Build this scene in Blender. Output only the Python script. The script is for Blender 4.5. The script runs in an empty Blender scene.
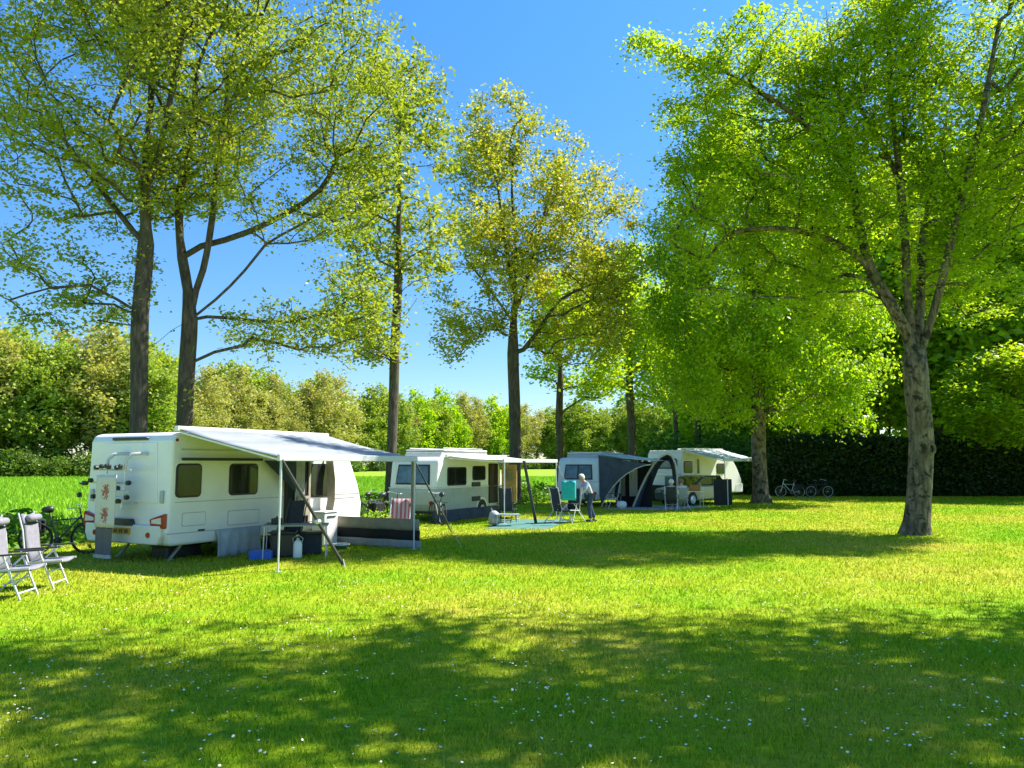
import bpy, bmesh, math, random
import numpy as np
from mathutils import Vector, Matrix, noise
PI = math.pi
random.seed(7)
scene = bpy.context.scene
COL = scene.collection

# ------------------------------------------------------------------ camera geometry
F = 780.0; EYE = 2.0; PITCH = math.atan(80.0/780.0)
SP, CP = math.sin(PITCH), math.cos(PITCH)
def ray(px, py):
    cx = (px-512)/F; cv = (384-py)/F
    return Vector((cx, CP-SP*cv, SP+CP*cv))
def G(px, py):                       # point on the ground seen at a pixel
    r = ray(px, py); t = -EYE/r.z
    return Vector((r.x*t, r.y*t, 0))
def W(px, py, d):                    # point at distance d seen at a pixel
    r = ray(px, py); t = d/r.y
    return Vector((r.x*t, d, EYE+r.z*t))
cam = bpy.data.cameras.new('camera'); co = bpy.data.objects.new('camera', cam); COL.objects.link(co)
cam.sensor_width = 36; cam.lens = 36*F/1024; cam.clip_end = 3000; cam.clip_start = 0.1
co.location = (0, 0, EYE); co.rotation_euler = (PI/2+PITCH, 0, 0)
scene.camera = co

# ------------------------------------------------------------------ light
SUN_EL = 51; SUN_DIR = Vector((0.92, 0.39, 0)).normalized()
az = math.atan2(SUN_DIR.x, SUN_DIR.y)
w = bpy.data.worlds.new('World'); scene.world = w; w.use_nodes = True
nt = w.node_tree; nt.nodes.clear()
sky = nt.nodes.new('ShaderNodeTexSky'); sky.sky_type = 'NISHITA'; sky.sun_disc = False
sky.sun_elevation = math.radians(SUN_EL); sky.sun_rotation = az
sky.dust_density = 0.1; sky.ozone_density = 4.5; sky.air_density = 1.0
hs = nt.nodes.new('ShaderNodeHueSaturation'); hs.inputs['Saturation'].default_value = 1.25
hs.inputs['Hue'].default_value = 0.503
bg = nt.nodes.new('ShaderNodeBackground'); bg.inputs[1].default_value = 0.112
wo = nt.nodes.new('ShaderNodeOutputWorld')
nt.links.new(sky.outputs[0], hs.inputs['Color']); tcw = nt.nodes.new('ShaderNodeTexCoord'); sxw = nt.nodes.new('ShaderNodeSeparateXYZ'); nt.links.new(tcw.outputs['Generated'], sxw.inputs[0])
mrw = nt.nodes.new('ShaderNodeMapRange'); mrw.inputs[1].default_value = 0.0; mrw.inputs[2].default_value = 0.55; mrw.inputs[3].default_value = 0.55; mrw.inputs[4].default_value = 1.0
nt.links.new(sxw.outputs[2], mrw.inputs[0]); vmw = nt.nodes.new('ShaderNodeVectorMath'); vmw.operation = 'SCALE'
nt.links.new(hs.outputs[0], vmw.inputs[0]); nt.links.new(mrw.outputs[0], vmw.inputs[3]); nt.links.new(vmw.outputs[0], bg.inputs[0]); nt.links.new(bg.outputs[0], wo.inputs[0])
sl = bpy.data.lights.new('sun', 'SUN'); sl.energy = 5.0; sl.angle = math.radians(0.55); sl.color = (1, 0.94, 0.84)
so = bpy.data.objects.new('sun', sl); COL.objects.link(so)
sd = SUN_DIR*math.cos(math.radians(SUN_EL)) + Vector((0, 0, math.sin(math.radians(SUN_EL))))
so.rotation_euler = sd.to_track_quat('Z', 'Y').to_euler()
so.location = (20, 0, 40)
vs = scene.view_settings; vs.view_transform = 'Standard'; vs.look = 'None'; vs.exposure = 1.4; vs.gamma = 1
scene.render.engine = 'CYCLES'
scene.cycles.max_bounces = 8; scene.cycles.transparent_max_bounces = 16
scene.cycles.diffuse_bounces = 4

# ------------------------------------------------------------------ materials
MATS = {}
def nm(name):
    m = bpy.data.materials.new(name); m.use_nodes = True; MATS[name] = m
    return m, m.node_tree, m.node_tree.nodes['Principled BSDF']
def N(t, kind, **kw):
    n = t.nodes.new(kind)
    for k, v in kw.items():
        if k in n.inputs.keys(): n.inputs[k].default_value = v
        else: setattr(n, k, v)
    return n
def ramp(t, stops):
    r = t.nodes.new('ShaderNodeValToRGB'); e = r.color_ramp.elements
    while len(e) < len(stops): e.new(0.5)
    for i, (p, c) in enumerate(stops):
        e[i].position = p; e[i].color = (*c, 1)
    return r
def plain(name, col, rough=0.5, var=0.1, scale=6, metal=0, bump=0.0, bscale=60, stretch=(1, 1, 1), trans=0):
    """painted / moulded / woven surface with slight dirt variation"""
    m, t, b = nm(name)
    tc = N(t, 'ShaderNodeTexCoord'); mp = N(t, 'ShaderNodeMapping'); mp.inputs['Scale'].default_value = stretch
    t.links.new(tc.outputs['Object'], mp.inputs[0])
    n = N(t, 'ShaderNodeTexNoise', Scale=scale, Detail=5.0, Roughness=0.6); t.links.new(mp.outputs[0], n.inputs['Vector'])
    lo = tuple(c*(1-var*1.6) for c in col); hi = tuple(min(1, c*(1+var*0.6)) for c in col)
    r = ramp(t, [(0.3, lo), (0.62, hi)]); t.links.new(n.outputs[0], r.inputs[0]); t.links.new(r.outputs[0], b.inputs['Base Color'])
    b.inputs['Roughness'].default_value = rough; b.inputs['Metallic'].default_value = metal
    if bump:
        n2 = N(t, 'ShaderNodeTexNoise', Scale=bscale, Detail=4.0); t.links.new(mp.outputs[0], n2.inputs['Vector'])
        bp = N(t, 'ShaderNodeBump', Strength=bump, Distance=0.02); t.links.new(n2.outputs[0], bp.inputs['Height']); t.links.new(bp.outputs[0], b.inputs['Normal'])
    if trans:
        tr = N(t, 'ShaderNodeBsdfTranslucent'); t.links.new(r.outputs[0], tr.inputs[0])
        mx = N(t, 'ShaderNodeMixShader'); mx.inputs[0].default_value = trans
        o = t.nodes['Material Output']; t.links.new(b.outputs[0], mx.inputs[1]); t.links.new(tr.outputs[0], mx.inputs[2]); t.links.new(mx.outputs[0], o.inputs[0])
    return m
def leafmat(name, cols, trans=0.5, tint=(1.25, 1.15, 0.5), nscale=0.5):
    m, t, b = nm(name)
    g = N(t, 'ShaderNodeNewGeometry'); tc = N(t, 'ShaderNodeTexCoord')
    n = N(t, 'ShaderNodeTexNoise', Scale=nscale, Detail=3.0); t.links.new(tc.outputs['Object'], n.inputs['Vector'])
    oi = N(t, 'ShaderNodeObjectInfo')
    a = N(t, 'ShaderNodeMath', operation='MULTIPLY'); t.links.new(g.outputs['Random Per Island'], a.inputs[0]); a.inputs[1].default_value = 0.34
    c = N(t, 'ShaderNodeMath', operation='MULTIPLY_ADD'); t.links.new(n.outputs[0], c.inputs[0]); c.inputs[1].default_value = 0.9; t.links.new(a.outputs[0], c.inputs[2])
    c2 = N(t, 'ShaderNodeMath', operation='MULTIPLY_ADD'); t.links.new(oi.outputs['Random'], c2.inputs[0]); c2.inputs[1].default_value = 0.22; t.links.new(c.outputs[0], c2.inputs[2])
    c3 = N(t, 'ShaderNodeMath', operation='SUBTRACT'); t.links.new(c2.outputs[0], c3.inputs[0]); c3.inputs[1].default_value = 0.2
    k = len(cols); r = ramp(t, [(i/(k-1), cc) for i, cc in enumerate(cols)]); t.links.new(c3.outputs[0], r.inputs[0])
    t.links.new(r.outputs[0], b.inputs['Base Color']); b.inputs['Roughness'].default_value = 0.45
    b.inputs['Specular IOR Level'].default_value = 0.25
    mu = N(t, 'ShaderNodeMix', data_type='RGBA', blend_type='MULTIPLY'); mu.inputs[0].default_value = 1
    t.links.new(r.outputs[0], mu.inputs[6]); mu.inputs[7].default_value = (*tint, 1)
    tr = N(t, 'ShaderNodeBsdfTranslucent'); t.links.new(mu.outputs[2], tr.inputs[0])
    mx = N(t, 'ShaderNodeMixShader'); mx.inputs[0].default_value = trans
    o = t.nodes['Material Output']; t.links.new(b.outputs[0], mx.inputs[1]); t.links.new(tr.outputs[0], mx.inputs[2]); t.links.new(mx.outputs[0], o.inputs[0])
    return m
leafmat('leaf_oak', [(0.13, 0.21, 0.02), (0.22, 0.31, 0.03), (0.32, 0.38, 0.045), (0.4, 0.38, 0.08)], 0.5)
leafmat('leaf_oak_gold', [(0.18, 0.27, 0.025), (0.31, 0.37, 0.035), (0.43, 0.43, 0.055), (0.5, 0.43, 0.08)], 0.5)
leafmat('leaf_beech', [(0.1, 0.224, 0.014), (0.177, 0.342, 0.019), (0.295, 0.46, 0.024), (0.448, 0.555, 0.035)], 0.52, (1.5, 1.25, 0.4))
leafmat('leaf_lime', [(0.112, 0.269, 0.013), (0.213, 0.403, 0.018), (0.336, 0.515, 0.022), (0.47, 0.56, 0.034)], 0.55, (1.5, 1.25, 0.4))
leafmat('leaf_dark', [(0.03, 0.09, 0.012), (0.053, 0.15, 0.015), (0.09, 0.21, 0.02)], 0.35)
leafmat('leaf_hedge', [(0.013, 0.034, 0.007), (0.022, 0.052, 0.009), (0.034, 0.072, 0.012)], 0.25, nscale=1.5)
leafmat('leaf_wood_green', [(0.16, 0.25, 0.035), (0.27, 0.37, 0.045), (0.40, 0.48, 0.07)], 0.45, nscale=0.25)
leafmat('leaf_wood_olive', [(0.22, 0.24, 0.07), (0.36, 0.37, 0.10), (0.5, 0.48, 0.15)], 0.4, nscale=0.25)
leafmat('leaf_shrub', [(0.04, 0.10, 0.015), (0.09, 0.17, 0.02), (0.17, 0.26, 0.03)], 0.4)
leafmat('leaf_weed', [(0.048, 0.15, 0.012), (0.096, 0.24, 0.017), (0.192, 0.36, 0.024)], 0.4)
def barkmat(name, lo, mid, hi, moss, blot=0.0):
    m, t, b = nm(name)
    tc = N(t, 'ShaderNodeTexCoord'); mp = N(t, 'ShaderNodeMapping'); mp.inputs['Scale'].default_value = (1, 1, 0.22)
    t.links.new(tc.outputs['Object'], mp.inputs[0])
    n = N(t, 'ShaderNodeTexNoise', Scale=11.0, Detail=7.0, Roughness=0.65); t.links.new(mp.outputs[0], n.inputs['Vector'])
    n2 = N(t, 'ShaderNodeTexNoise', Scale=1.6, Detail=5.0, Roughness=0.6); t.links.new(tc.outputs['Object'], n2.inputs['Vector'])
    r = ramp(t, [(0.3, lo), (0.5, mid), (0.72, hi)]); t.links.new(n.outputs[0], r.inputs[0])
    r2 = ramp(t, [(0.5, (0, 0, 0)), (0.68, (1, 1, 1))]); t.links.new(n2.outputs[0], r2.inputs[0])
    mx = N(t, 'ShaderNodeMix', data_type='RGBA'); t.links.new(r2.outputs[0], mx.inputs[0]); t.links.new(r.outputs[0], mx.inputs[6]); mx.inputs[7].default_value = (*moss, 1)
    last = mx.outputs[2]
    if blot:
        n3 = N(t, 'ShaderNodeTexNoise', Scale=3.2, Detail=6.0, Roughness=0.7); n3.inputs['Distortion'].default_value = 0.8
        t.links.new(tc.outputs['Object'], n3.inputs['Vector'])
        r3 = ramp(t, [(0.5, (1, 1, 1)), (0.6, (1-blot,)*3)]); t.links.new(n3.outputs[0], r3.inputs[0])
        m3 = N(t, 'ShaderNodeMix', data_type='RGBA', blend_type='MULTIPLY'); m3.inputs[0].default_value = 1
        t.links.new(last, m3.inputs[6]); t.links.new(r3.outputs[0], m3.inputs[7]); last = m3.outputs[2]
    t.links.new(last, b.inputs['Base Color']); b.inputs['Roughness'].default_value = 0.9
    bp = N(t, 'ShaderNodeBump', Strength=0.8, Distance=0.05); t.links.new(n.outputs[0], bp.inputs['Height']); t.links.new(bp.outputs[0], b.inputs['Normal'])
    return m
barkmat('bark_oak', (0.02, 0.016, 0.012), (0.07, 0.055, 0.04), (0.16, 0.13, 0.09), (0.07, 0.075, 0.03))
barkmat('bark_beech', (0.04, 0.032, 0.022), (0.14, 0.112, 0.073), (0.30, 0.25, 0.17), (0.10, 0.10, 0.04), 0.85)
barkmat('bark_wood', (0.05, 0.045, 0.035), (0.11, 0.10, 0.08), (0.2, 0.18, 0.14), (0.08, 0.09, 0.04))

# ground colour shared by the soil sheet and the blades
def grassnet(t, yellowish, mid, green, patch=True):
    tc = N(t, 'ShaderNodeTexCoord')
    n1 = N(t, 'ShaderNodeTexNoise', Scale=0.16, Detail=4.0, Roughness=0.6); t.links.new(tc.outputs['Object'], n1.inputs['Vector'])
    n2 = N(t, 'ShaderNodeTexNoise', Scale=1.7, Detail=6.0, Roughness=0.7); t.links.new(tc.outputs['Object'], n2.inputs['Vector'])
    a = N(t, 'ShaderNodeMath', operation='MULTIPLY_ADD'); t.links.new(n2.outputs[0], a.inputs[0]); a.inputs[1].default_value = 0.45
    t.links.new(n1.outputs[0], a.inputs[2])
    r = ramp(t, [(0.52, green), (0.72, mid), (0.92, yellowish)]); t.links.new(a.outputs[0], r.inputs[0])
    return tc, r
def groundmat(name, yellowish, mid, green, dark, bs):
    m, t, b = nm(name)
    tc, r = grassnet(t, yellowish, mid, green)
    n3 = N(t, 'ShaderNodeTexNoise', Scale=bs, Detail=8.0, Roughness=0.75); t.links.new(tc.outputs['Object'], n3.inputs['Vector'])
    r3 = ramp(t, [(0.3, dark), (0.62, (1.1, 1.1, 1.1))]); t.links.new(n3.outputs[0], r3.inputs[0])
    mx = N(t, 'ShaderNodeMix', data_type='RGBA', blend_type='MULTIPLY'); mx.inputs[0].default_value = 1
    t.links.new(r.outputs[0], mx.inputs[6]); t.links.new(r3.outputs[0], mx.inputs[7]); t.links.new(mx.outputs[2], b.inputs['Base Color'])
    b.inputs['Roughness'].default_value = 0.9; b.inputs['Specular IOR Level'].default_value = 0.1
    bp = N(t, 'ShaderNodeBump', Strength=0.7, Distance=0.06); t.links.new(n3.outputs[0], bp.inputs['Height']); t.links.new(bp.outputs[0], b.inputs['Normal'])
    return m
YELLOWISH, MID, GREEN = (0.43, 0.40, 0.05), (0.285, 0.375, 0.014), (0.155, 0.345, 0.005)  # first tone: yellow-beige patches, the grass's own colour, mixed by noise
groundmat('lawn', YELLOWISH, MID, GREEN, (0.5, 0.55, 0.4), 9.0)
groundmat('meadow', (0.25, 0.42, 0.03), (0.21, 0.39, 0.022), (0.17, 0.34, 0.02), (0.75, 0.8, 0.7), 3.0)
def blademat(name, s, md, g, k=1.0):
    m, t, b = nm(name)
    tc, r = grassnet(t, s, md, g)
    ge = N(t, 'ShaderNodeNewGeometry')
    rr = ramp(t, [(0, (0.42, 0.55, 0.4)), (0.45, (0.95, 1, 1)), (0.9, (1.35, 1.2, 1.0)), (1, (1.9, 1.5, 3.0))]); t.links.new(ge.outputs['Random Per Island'], rr.inputs[0])
    mx = N(t, 'ShaderNodeMix', data_type='RGBA', blend_type='MULTIPLY'); mx.inputs[0].default_value = 1
    t.links.new(r.outputs[0], mx.inputs[6]); t.links.new(rr.outputs[0], mx.inputs[7]); t.links.new(mx.outputs[2], b.inputs['Base Color'])
    b.inputs['Roughness'].default_value = 0.6; b.inputs['Specular IOR Level'].default_value = 0.12
    tr = N(t, 'ShaderNodeBsdfTranslucent'); t.links.new(mx.outputs[2], tr.inputs[0])
    ms = N(t, 'ShaderNodeMixShader'); ms.inputs[0].default_value = 0.45
    o = t.nodes['Material Output']; t.links.new(b.outputs[0], ms.inputs[1]); t.links.new(tr.outputs[0], ms.inputs[2]); t.links.new(ms.outputs[0], o.inputs[0])
    return m
blademat('blades', tuple(c*1.1 for c in YELLOWISH), tuple(c*1.15 for c in MID), tuple(c*1.15 for c in GREEN))
blademat('meadow_blades', (0.25, 0.44, 0.03), (0.21, 0.4, 0.02), (0.16, 0.34, 0.02))

plain('white_paint', (0.80, 0.79, 0.76), 0.28, 0.04, 1.5)
plain('cream_paint', (0.74, 0.73, 0.64), 0.35, 0.05, 1.5)
plain('grey_paint', (0.42, 0.45, 0.43), 0.35, 0.08, 2)
plain('pale_blue_paint', (0.56, 0.66, 0.70), 0.3, 0.06, 2)
plain('seam', (0.35, 0.37, 0.36), 0.6, 0.1)
plain('rubber', (0.02, 0.02, 0.02), 0.8, 0.2, 30)
plain('black_plastic', (0.018, 0.018, 0.02), 0.45, 0.1, 20)
plain('dark_metal', (0.06, 0.06, 0.065), 0.4, 0.2, 10, 0.4)
plain('alu', (0.62, 0.64, 0.66), 0.35, 0.08, 10, 0.5)
plain('white_metal', (0.58, 0.59, 0.61), 0.35, 0.05, 10)
plain('red_lens', (0.36, 0.008, 0.01), 0.15, 0.1, 20)
plain('white_lens', (0.75, 0.66, 0.6), 0.15, 0.1, 20)
plain('plate_yellow', (0.62, 0.30, 0.02), 0.4, 0.1, 20)
plain('plate_ink', (0.02, 0.02, 0.02), 0.5, 0.1)
plain('awning_cloth', (0.32, 0.355, 0.39), 0.7, 0.16, 0.9, stretch=(0.5, 2.5, 1), bump=0.15, bscale=200, trans=0.18)  # blue-grey streaks in the colour stand in for tree shadow
plain('awning_blue', (0.55, 0.66, 0.76), 0.7, 0.12, 1.2, trans=0.15)
plain('beige_cloth', (0.36, 0.33, 0.26), 0.85, 0.12, 5, bump=0.2, bscale=150, trans=0.15)
plain('pale_cloth', (0.6, 0.58, 0.5), 0.85, 0.1, 5, bump=0.2, bscale=150, trans=0.2)
plain('grey_cloth', (0.33, 0.35, 0.37), 0.85, 0.1, 8, bump=0.2, bscale=200)
plain('chair_cloth', (0.20, 0.195, 0.23), 0.8, 0.1, 14, bump=0.2, bscale=200)
plain('chair_dark', (0.03, 0.035, 0.05), 0.8, 0.2, 14, bump=0.2, bscale=200)
plain('navy_cloth', (0.045, 0.065, 0.10), 0.8, 0.2, 3, bump=0.1, bscale=90, trans=0.05)
plain('black_cloth', (0.012, 0.013, 0.016), 0.85, 0.2, 3)
plain('curtain_brown', (0.055, 0.035, 0.025), 0.85, 0.3, 9, stretch=(3, 3, 0.4))
plain('tan_panel', (0.52, 0.36, 0.17), 0.6, 0.2, 3)
plain('skirt_cloth', (0.45, 0.49, 0.52), 0.7, 0.12, 3, bump=0.2, bscale=20)
plain('mat_teal', (0.055, 0.17, 0.155), 0.8, 0.2, 5)
plain('mat_grey', (0.34, 0.36, 0.40), 0.8, 0.2, 5)
plain('blue_plastic', (0.02, 0.12, 0.55), 0.4, 0.1, 9)
plain('teal_towel', (0.02, 0.42, 0.46), 0.9, 0.1, 9)
plain('wood_box', (0.30, 0.12, 0.035), 0.6, 0.3, 8, stretch=(1, 1, 6))
plain('jeans', (0.03, 0.055, 0.15), 0.9, 0.35, 12)
plain('lilac_shirt', (0.42, 0.46, 0.62), 0.9, 0.12, 9)
plain('pale_shirt', (0.46, 0.56, 0.68), 0.9, 0.12, 9)
plain('cream_shirt', (0.62, 0.6, 0.56), 0.9, 0.12, 9)
plain('skin', (0.52, 0.30, 0.21), 0.6, 0.08, 9)
plain('hair_white', (0.62, 0.60, 0.57), 0.8, 0.2, 40)
plain('hair_brown', (0.22, 0.14, 0.08), 0.8, 0.3, 40)
plain('shoe', (0.03, 0.03, 0.035), 0.6, 0.2)
plain('silver_car', (0.38, 0.42, 0.41), 0.25, 0.05, 2, 0.5)
plain('mesh_grey', (0.16, 0.15, 0.14), 0.9, 0.25, 60)
plain('strap', (0.05, 0.05, 0.06), 0.9, 0.2, 20)
plain('petal', (0.92, 0.84, 0.68), 0.7, 0.05)
plain('disc_yellow', (0.75, 0.5, 0.03), 0.7, 0.05)
plain('pot_plastic', (0.25, 0.12, 0.06), 0.7, 0.1)
def glassm(name, col, rough=0.05):
    m, t, b = nm(name)
    tc = N(t, 'ShaderNodeTexCoord'); n = N(t, 'ShaderNodeTexNoise', Scale=2.5, Detail=2.0); t.links.new(tc.outputs['Object'], n.inputs['Vector'])
    r = ramp(t, [(0.4, tuple(c*0.6 for c in col)), (0.65, col)]); t.links.new(n.outputs[0], r.inputs[0]); t.links.new(r.outputs[0], b.inputs['Base Color'])
    b.inputs['Roughness'].default_value = rough; b.inputs['Specular IOR Level'].default_value = 0.35; b.inputs['Coat Weight'].default_value = 0.0
    return m
glassm('dark_glass', (0.025, 0.028, 0.026)); glassm('blue_glass', (0.14, 0.22, 0.30))
# towels with patterns
def towelmat():
    m, t, b = nm('floral_towel')
    tc = N(t, 'ShaderNodeTexCoord')
    base = (0.62, 0.6, 0.53)
    last = None
    for zc in (0.2, -0.27):
        mp = N(t, 'ShaderNodeMapping'); mp.inputs['Location'].default_value = (0, 0, -zc); t.links.new(tc.outputs['Object'], mp.inputs[0])
        n = N(t, 'ShaderNodeTexNoise', Scale=22.0, Detail=3.0); t.links.new(mp.outputs[0], n.inputs['Vector'])
        sx = N(t, 'ShaderNodeVectorMath', operation='MULTIPLY'); t.links.new(mp.outputs[0], sx.inputs[0]); sx.inputs[1].default_value = (1.0, 1.0, 0.75)
        ln = N(t, 'ShaderNodeVectorMath', operation='LENGTH'); t.links.new(sx.outputs[0], ln.inputs[0])
        ad = N(t, 'ShaderNodeMath', operation='MULTIPLY_ADD'); t.links.new(n.outputs[0], ad.inputs[0]); ad.inputs[1].default_value = 0.42; t.links.new(ln.outputs[1], ad.inputs[2])
        r = ramp(t, [(0.28, (1, 1, 1)), (0.33, (0, 0, 0))]); t.links.new(ad.outputs[0], r.inputs[0])
        mx = N(t, 'ShaderNodeMix', data_type='RGBA'); t.links.new(r.outputs[0], mx.inputs[0])
        if last: t.links.new(last, mx.inputs[6])
        else: mx.inputs[6].default_value = (*base, 1)
        mx.inputs[7].default_value = (0.36, 0.13, 0.08, 1); last = mx.outputs[2]
    t.links.new(last, b.inputs['Base Color']); b.inputs['Roughness'].default_value = 0.95
towelmat()
def stripemat(name, a, c, scale):
    m, t, b = nm(name)
    tc = N(t, 'ShaderNodeTexCoord'); wv = N(t, 'ShaderNodeTexWave', Scale=scale, Distortion=0.0); wv.bands_direction = 'Y'; t.links.new(tc.outputs['Object'], wv.inputs[0])
    r = ramp(t, [(0.45, a), (0.55, c)]); t.links.new(wv.outputs[0], r.inputs[0]); t.links.new(r.outputs[0], b.inputs['Base Color']); b.inputs['Roughness'].default_value = 0.9
stripemat('red_stripe', (0.30, 0.10, 0.12), (0.38, 0.34, 0.34), 2.6)
M = MATS

# ------------------------------------------------------------------ object helpers
def props(o, label=None, cat=None, group=None, kind=None):
    if label: o['label'] = label
    if cat: o['category'] = cat
    if group: o['group'] = group
    if kind: o['kind'] = kind
    return o
def thing(name, label, cat, loc=(0, 0, 0), rz=0, group=None):
    o = bpy.data.objects.new(name, None); COL.objects.link(o); o.empty_display_size = 0.2
    o.location = loc; o.rotation_euler = (0, 0, rz)
    return props(o, label, cat, group)
def link(name, me, mat, parent=None, smooth=False, bevel=0, seg=2, solid=0, auto=None):
    me.materials.append(M[mat] if isinstance(mat, str) else mat)
    if smooth: me.shade_smooth()
    o = bpy.data.objects.new(name, me); COL.objects.link(o)
    if parent: o.parent = parent
    if solid:
        s = o.modifiers.new('solid', 'SOLIDIFY'); s.thickness = solid; s.offset = 0
    if bevel:
        b = o.modifiers.new('bevel', 'BEVEL'); b.width = bevel; b.segments = seg; b.limit_method = 'ANGLE'; b.angle_limit = math.radians(35)
        b.harden_normals = False
    return o
class MB:
    def __init__(s): s.v = []; s.f = []
    def add(s, vs, fs):
        k = len(s.v); s.v += [tuple(p) for p in vs]; s.f += [tuple(i+k for i in f) for f in fs]; return s
    def box(s, c, d, R=None):
        hx, hy, hz = d[0]/2, d[1]/2, d[2]/2
        P = [Vector((x, y, z)) for x in (-hx, hx) for y in (-hy, hy) for z in (-hz, hz)]
        if R is not None: P = [R @ p for p in P]
        P = [p+Vector(c) for p in P]
        return s.add(P, [(0, 1, 3, 2), (4, 6, 7, 5), (0, 4, 5, 1), (2, 3, 7, 6), (0, 2, 6, 4), (1, 5, 7, 3)])
    def beam(s, a, b, wd, th, up=(0, 0, 1)):
        a = Vector(a); b = Vector(b); d = b-a; L = d.length; d.normalize()
        x = d.cross(Vector(up));
        if x.length < 1e-4: x = d.cross(Vector((1, 0, 0)))
        x.normalize(); y = x.cross(d)
        P = []
        for t in (0, L):
            for i, j in ((-1, -1), (1, -1), (1, 1), (-1, 1)): P.append(a+d*t+x*(wd/2*i)+y*(th/2*j))
        return s.add(P, [(3, 2, 1, 0), (4, 5, 6, 7), (0, 1, 5, 4), (1, 2, 6, 5), (2, 3, 7, 6), (3, 0, 4, 7)])
    def tube(s, pts, r, n=8, closed=False):
        pts = [Vector(p) for p in pts]; m = len(pts)
        rs = r if isinstance(r, (list, tuple)) else [r]*m
        V = []; up = None
        for i, p in enumerate(pts):
            if closed: d = pts[(i+1) % m]-pts[i-1]
            else: d = pts[min(i+1, m-1)]-pts[max(i-1, 0)]
            d.normalize()
            if up is None:
                up = Vector((0, 0, 1)) if abs(d.z) < 0.9 else Vector((1, 0, 0))
            x = d.cross(up); x.normalize(); y = d.cross(x); up = x.cross(d)*1.0
            up = y*-1
            for k in range(n):
                a = 2*PI*k/n; V.append(p+x*(rs[i]*math.cos(a))+y*(rs[i]*math.sin(a)))
        Fc = []
        for i in range(m if closed else m-1):
            j = (i+1) % m
            for k in range(n):
                Fc.append((i*n+k, i*n+(k+1) % n, j*n+(k+1) % n, j*n+k))
        if not closed:
            Fc.append(tuple(range(n))[::-1]); Fc.append(tuple((m-1)*n+k for k in range(n)))
        return s.add(V, Fc)
    def prism(s, prof, y0, y1, plane='xz'):
        n = len(prof)
        if plane == 'xz': V = [(p[0], y0, p[1]) for p in prof]+[(p[0], y1, p[1]) for p in prof]
        elif plane == 'yz': V = [(y0, p[0], p[1]) for p in prof]+[(y1, p[0], p[1]) for p in prof]
        else: V = [(p[0], p[1], y0) for p in prof]+[(p[0], p[1], y1) for p in prof]
        return s.add(V, [tuple(range(n)), tuple(range(2*n-1, n-1, -1))]+[(i, i+n, (i+1) % n+n, (i+1) % n) for i in range(n)])
    def lathe(s, prof, c=(0, 0, 0), n=16, axis='z'):
        V = []
        for (r, h) in prof:
            for k in range(n):
                a = 2*PI*k/n; p = (r*math.cos(a), r*math.sin(a), h)
                if axis == 'y': p = (p[0], p[2], p[1])
                if axis == 'x': p = (p[2], p[0], p[1])
                V.append(Vector(p)+Vector(c))
        m = len(prof)
        Fc = [(i*n+k, i*n+(k+1) % n, (i+1)*n+(k+1) % n, (i+1)*n+k) for i in range(m-1) for k in range(n)]
        Fc += [tuple(range(n))[::-1], tuple((m-1)*n+k for k in range(n))]
        return s.add(V, Fc)
    def sheet(s, grid):
        a = len(grid); b = len(grid[0]); V = [p for r in grid for p in r]
        return s.add(V, [(i*b+j, i*b+j+1, (i+1)*b+j+1, (i+1)*b+j) for i in range(a-1) for j in range(b-1)])
    def mesh(s, name, fix=True):
        me = bpy.data.meshes.new(name); me.from_pydata(s.v, [], s.f)
        if fix:
            bm = bmesh.new(); bm.from_mesh(me); bmesh.ops.recalc_face_normals(bm, faces=bm.faces); bm.to_mesh(me); bm.free()
        me.update(); return me
    def obj(s, name, mat, parent=None, **kw): return link(name, s.mesh(name), mat, parent, **kw)
def rrect(x0, x1, z0, z1, r, n=4):
    P = []
    for cx, cz, a0 in ((x1-r, z1-r, 0), (x0+r, z1-r, 90), (x0+r, z0+r, 180), (x1-r, z0+r, 270)):
        for k in range(n+1):
            a = math.radians(a0+90*k/n); P.append((cx+r*math.cos(a), cz+r*math.sin(a)))
    return P
def copy_tree(o, parent=None):
    c = o.copy(); COL.objects.link(c)
    if parent: c.parent = parent
    for ch in list(o.children): copy_tree(ch, c)
    return c
def npmesh(name, V, Q, k, smooth=False):
    """V (n,3), Q (m,k) faces"""
    me = bpy.data.meshes.new(name); V = np.ascontiguousarray(V, dtype=np.float32); Q = np.ascontiguousarray(Q, dtype=np.int32)
    me.vertices.add(len(V)); me.vertices.foreach_set('co', V.ravel())
    me.loops.add(Q.size); me.loops.foreach_set('vertex_index', Q.ravel())
    me.polygons.add(len(Q)); me.polygons.foreach_set('loop_start', np.arange(0, Q.size, k, dtype=np.int32))
    me.update(calc_edges=True); me.validate()
    if smooth: me.shade_smooth()
    return me

# ------------------------------------------------------------------ foliage
def leaf_mesh(name, C, size, rng, flat=0.6, aspect=0.6, droop=0.25):
    """diamond shaped folded leaves around centres C (n,3)"""
    n = len(C)
    th = rng.uniform(0, 2*PI, n)
    d = np.stack([np.cos(th), np.sin(th), rng.normal(-droop, 0.35, n)], 1); d /= np.linalg.norm(d, axis=1)[:, None]
    up = np.stack([rng.normal(0, 1-flat, n), rng.normal(0, 1-flat, n), np.full(n, flat)+rng.uniform(0, .3, n)], 1)
    s = np.cross(d, up); s /= (np.linalg.norm(s, axis=1)[:, None]+1e-6)
    sz = size*rng.uniform(0.6, 1.35, n)[:, None]
    V = np.empty((n, 4, 3)); V[:, 0] = C-d*sz; V[:, 1] = C+s*sz*aspect; V[:, 2] = C+d*sz; V[:, 3] = C-s*sz*aspect
    V[:, 1, 2] += sz[:, 0]*0.15; V[:, 3, 2] += sz[:, 0]*0.15
    Q = np.arange(n*4).reshape(n, 4)
    return npmesh(name, V.reshape(-1, 3), Q, 4)

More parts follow.
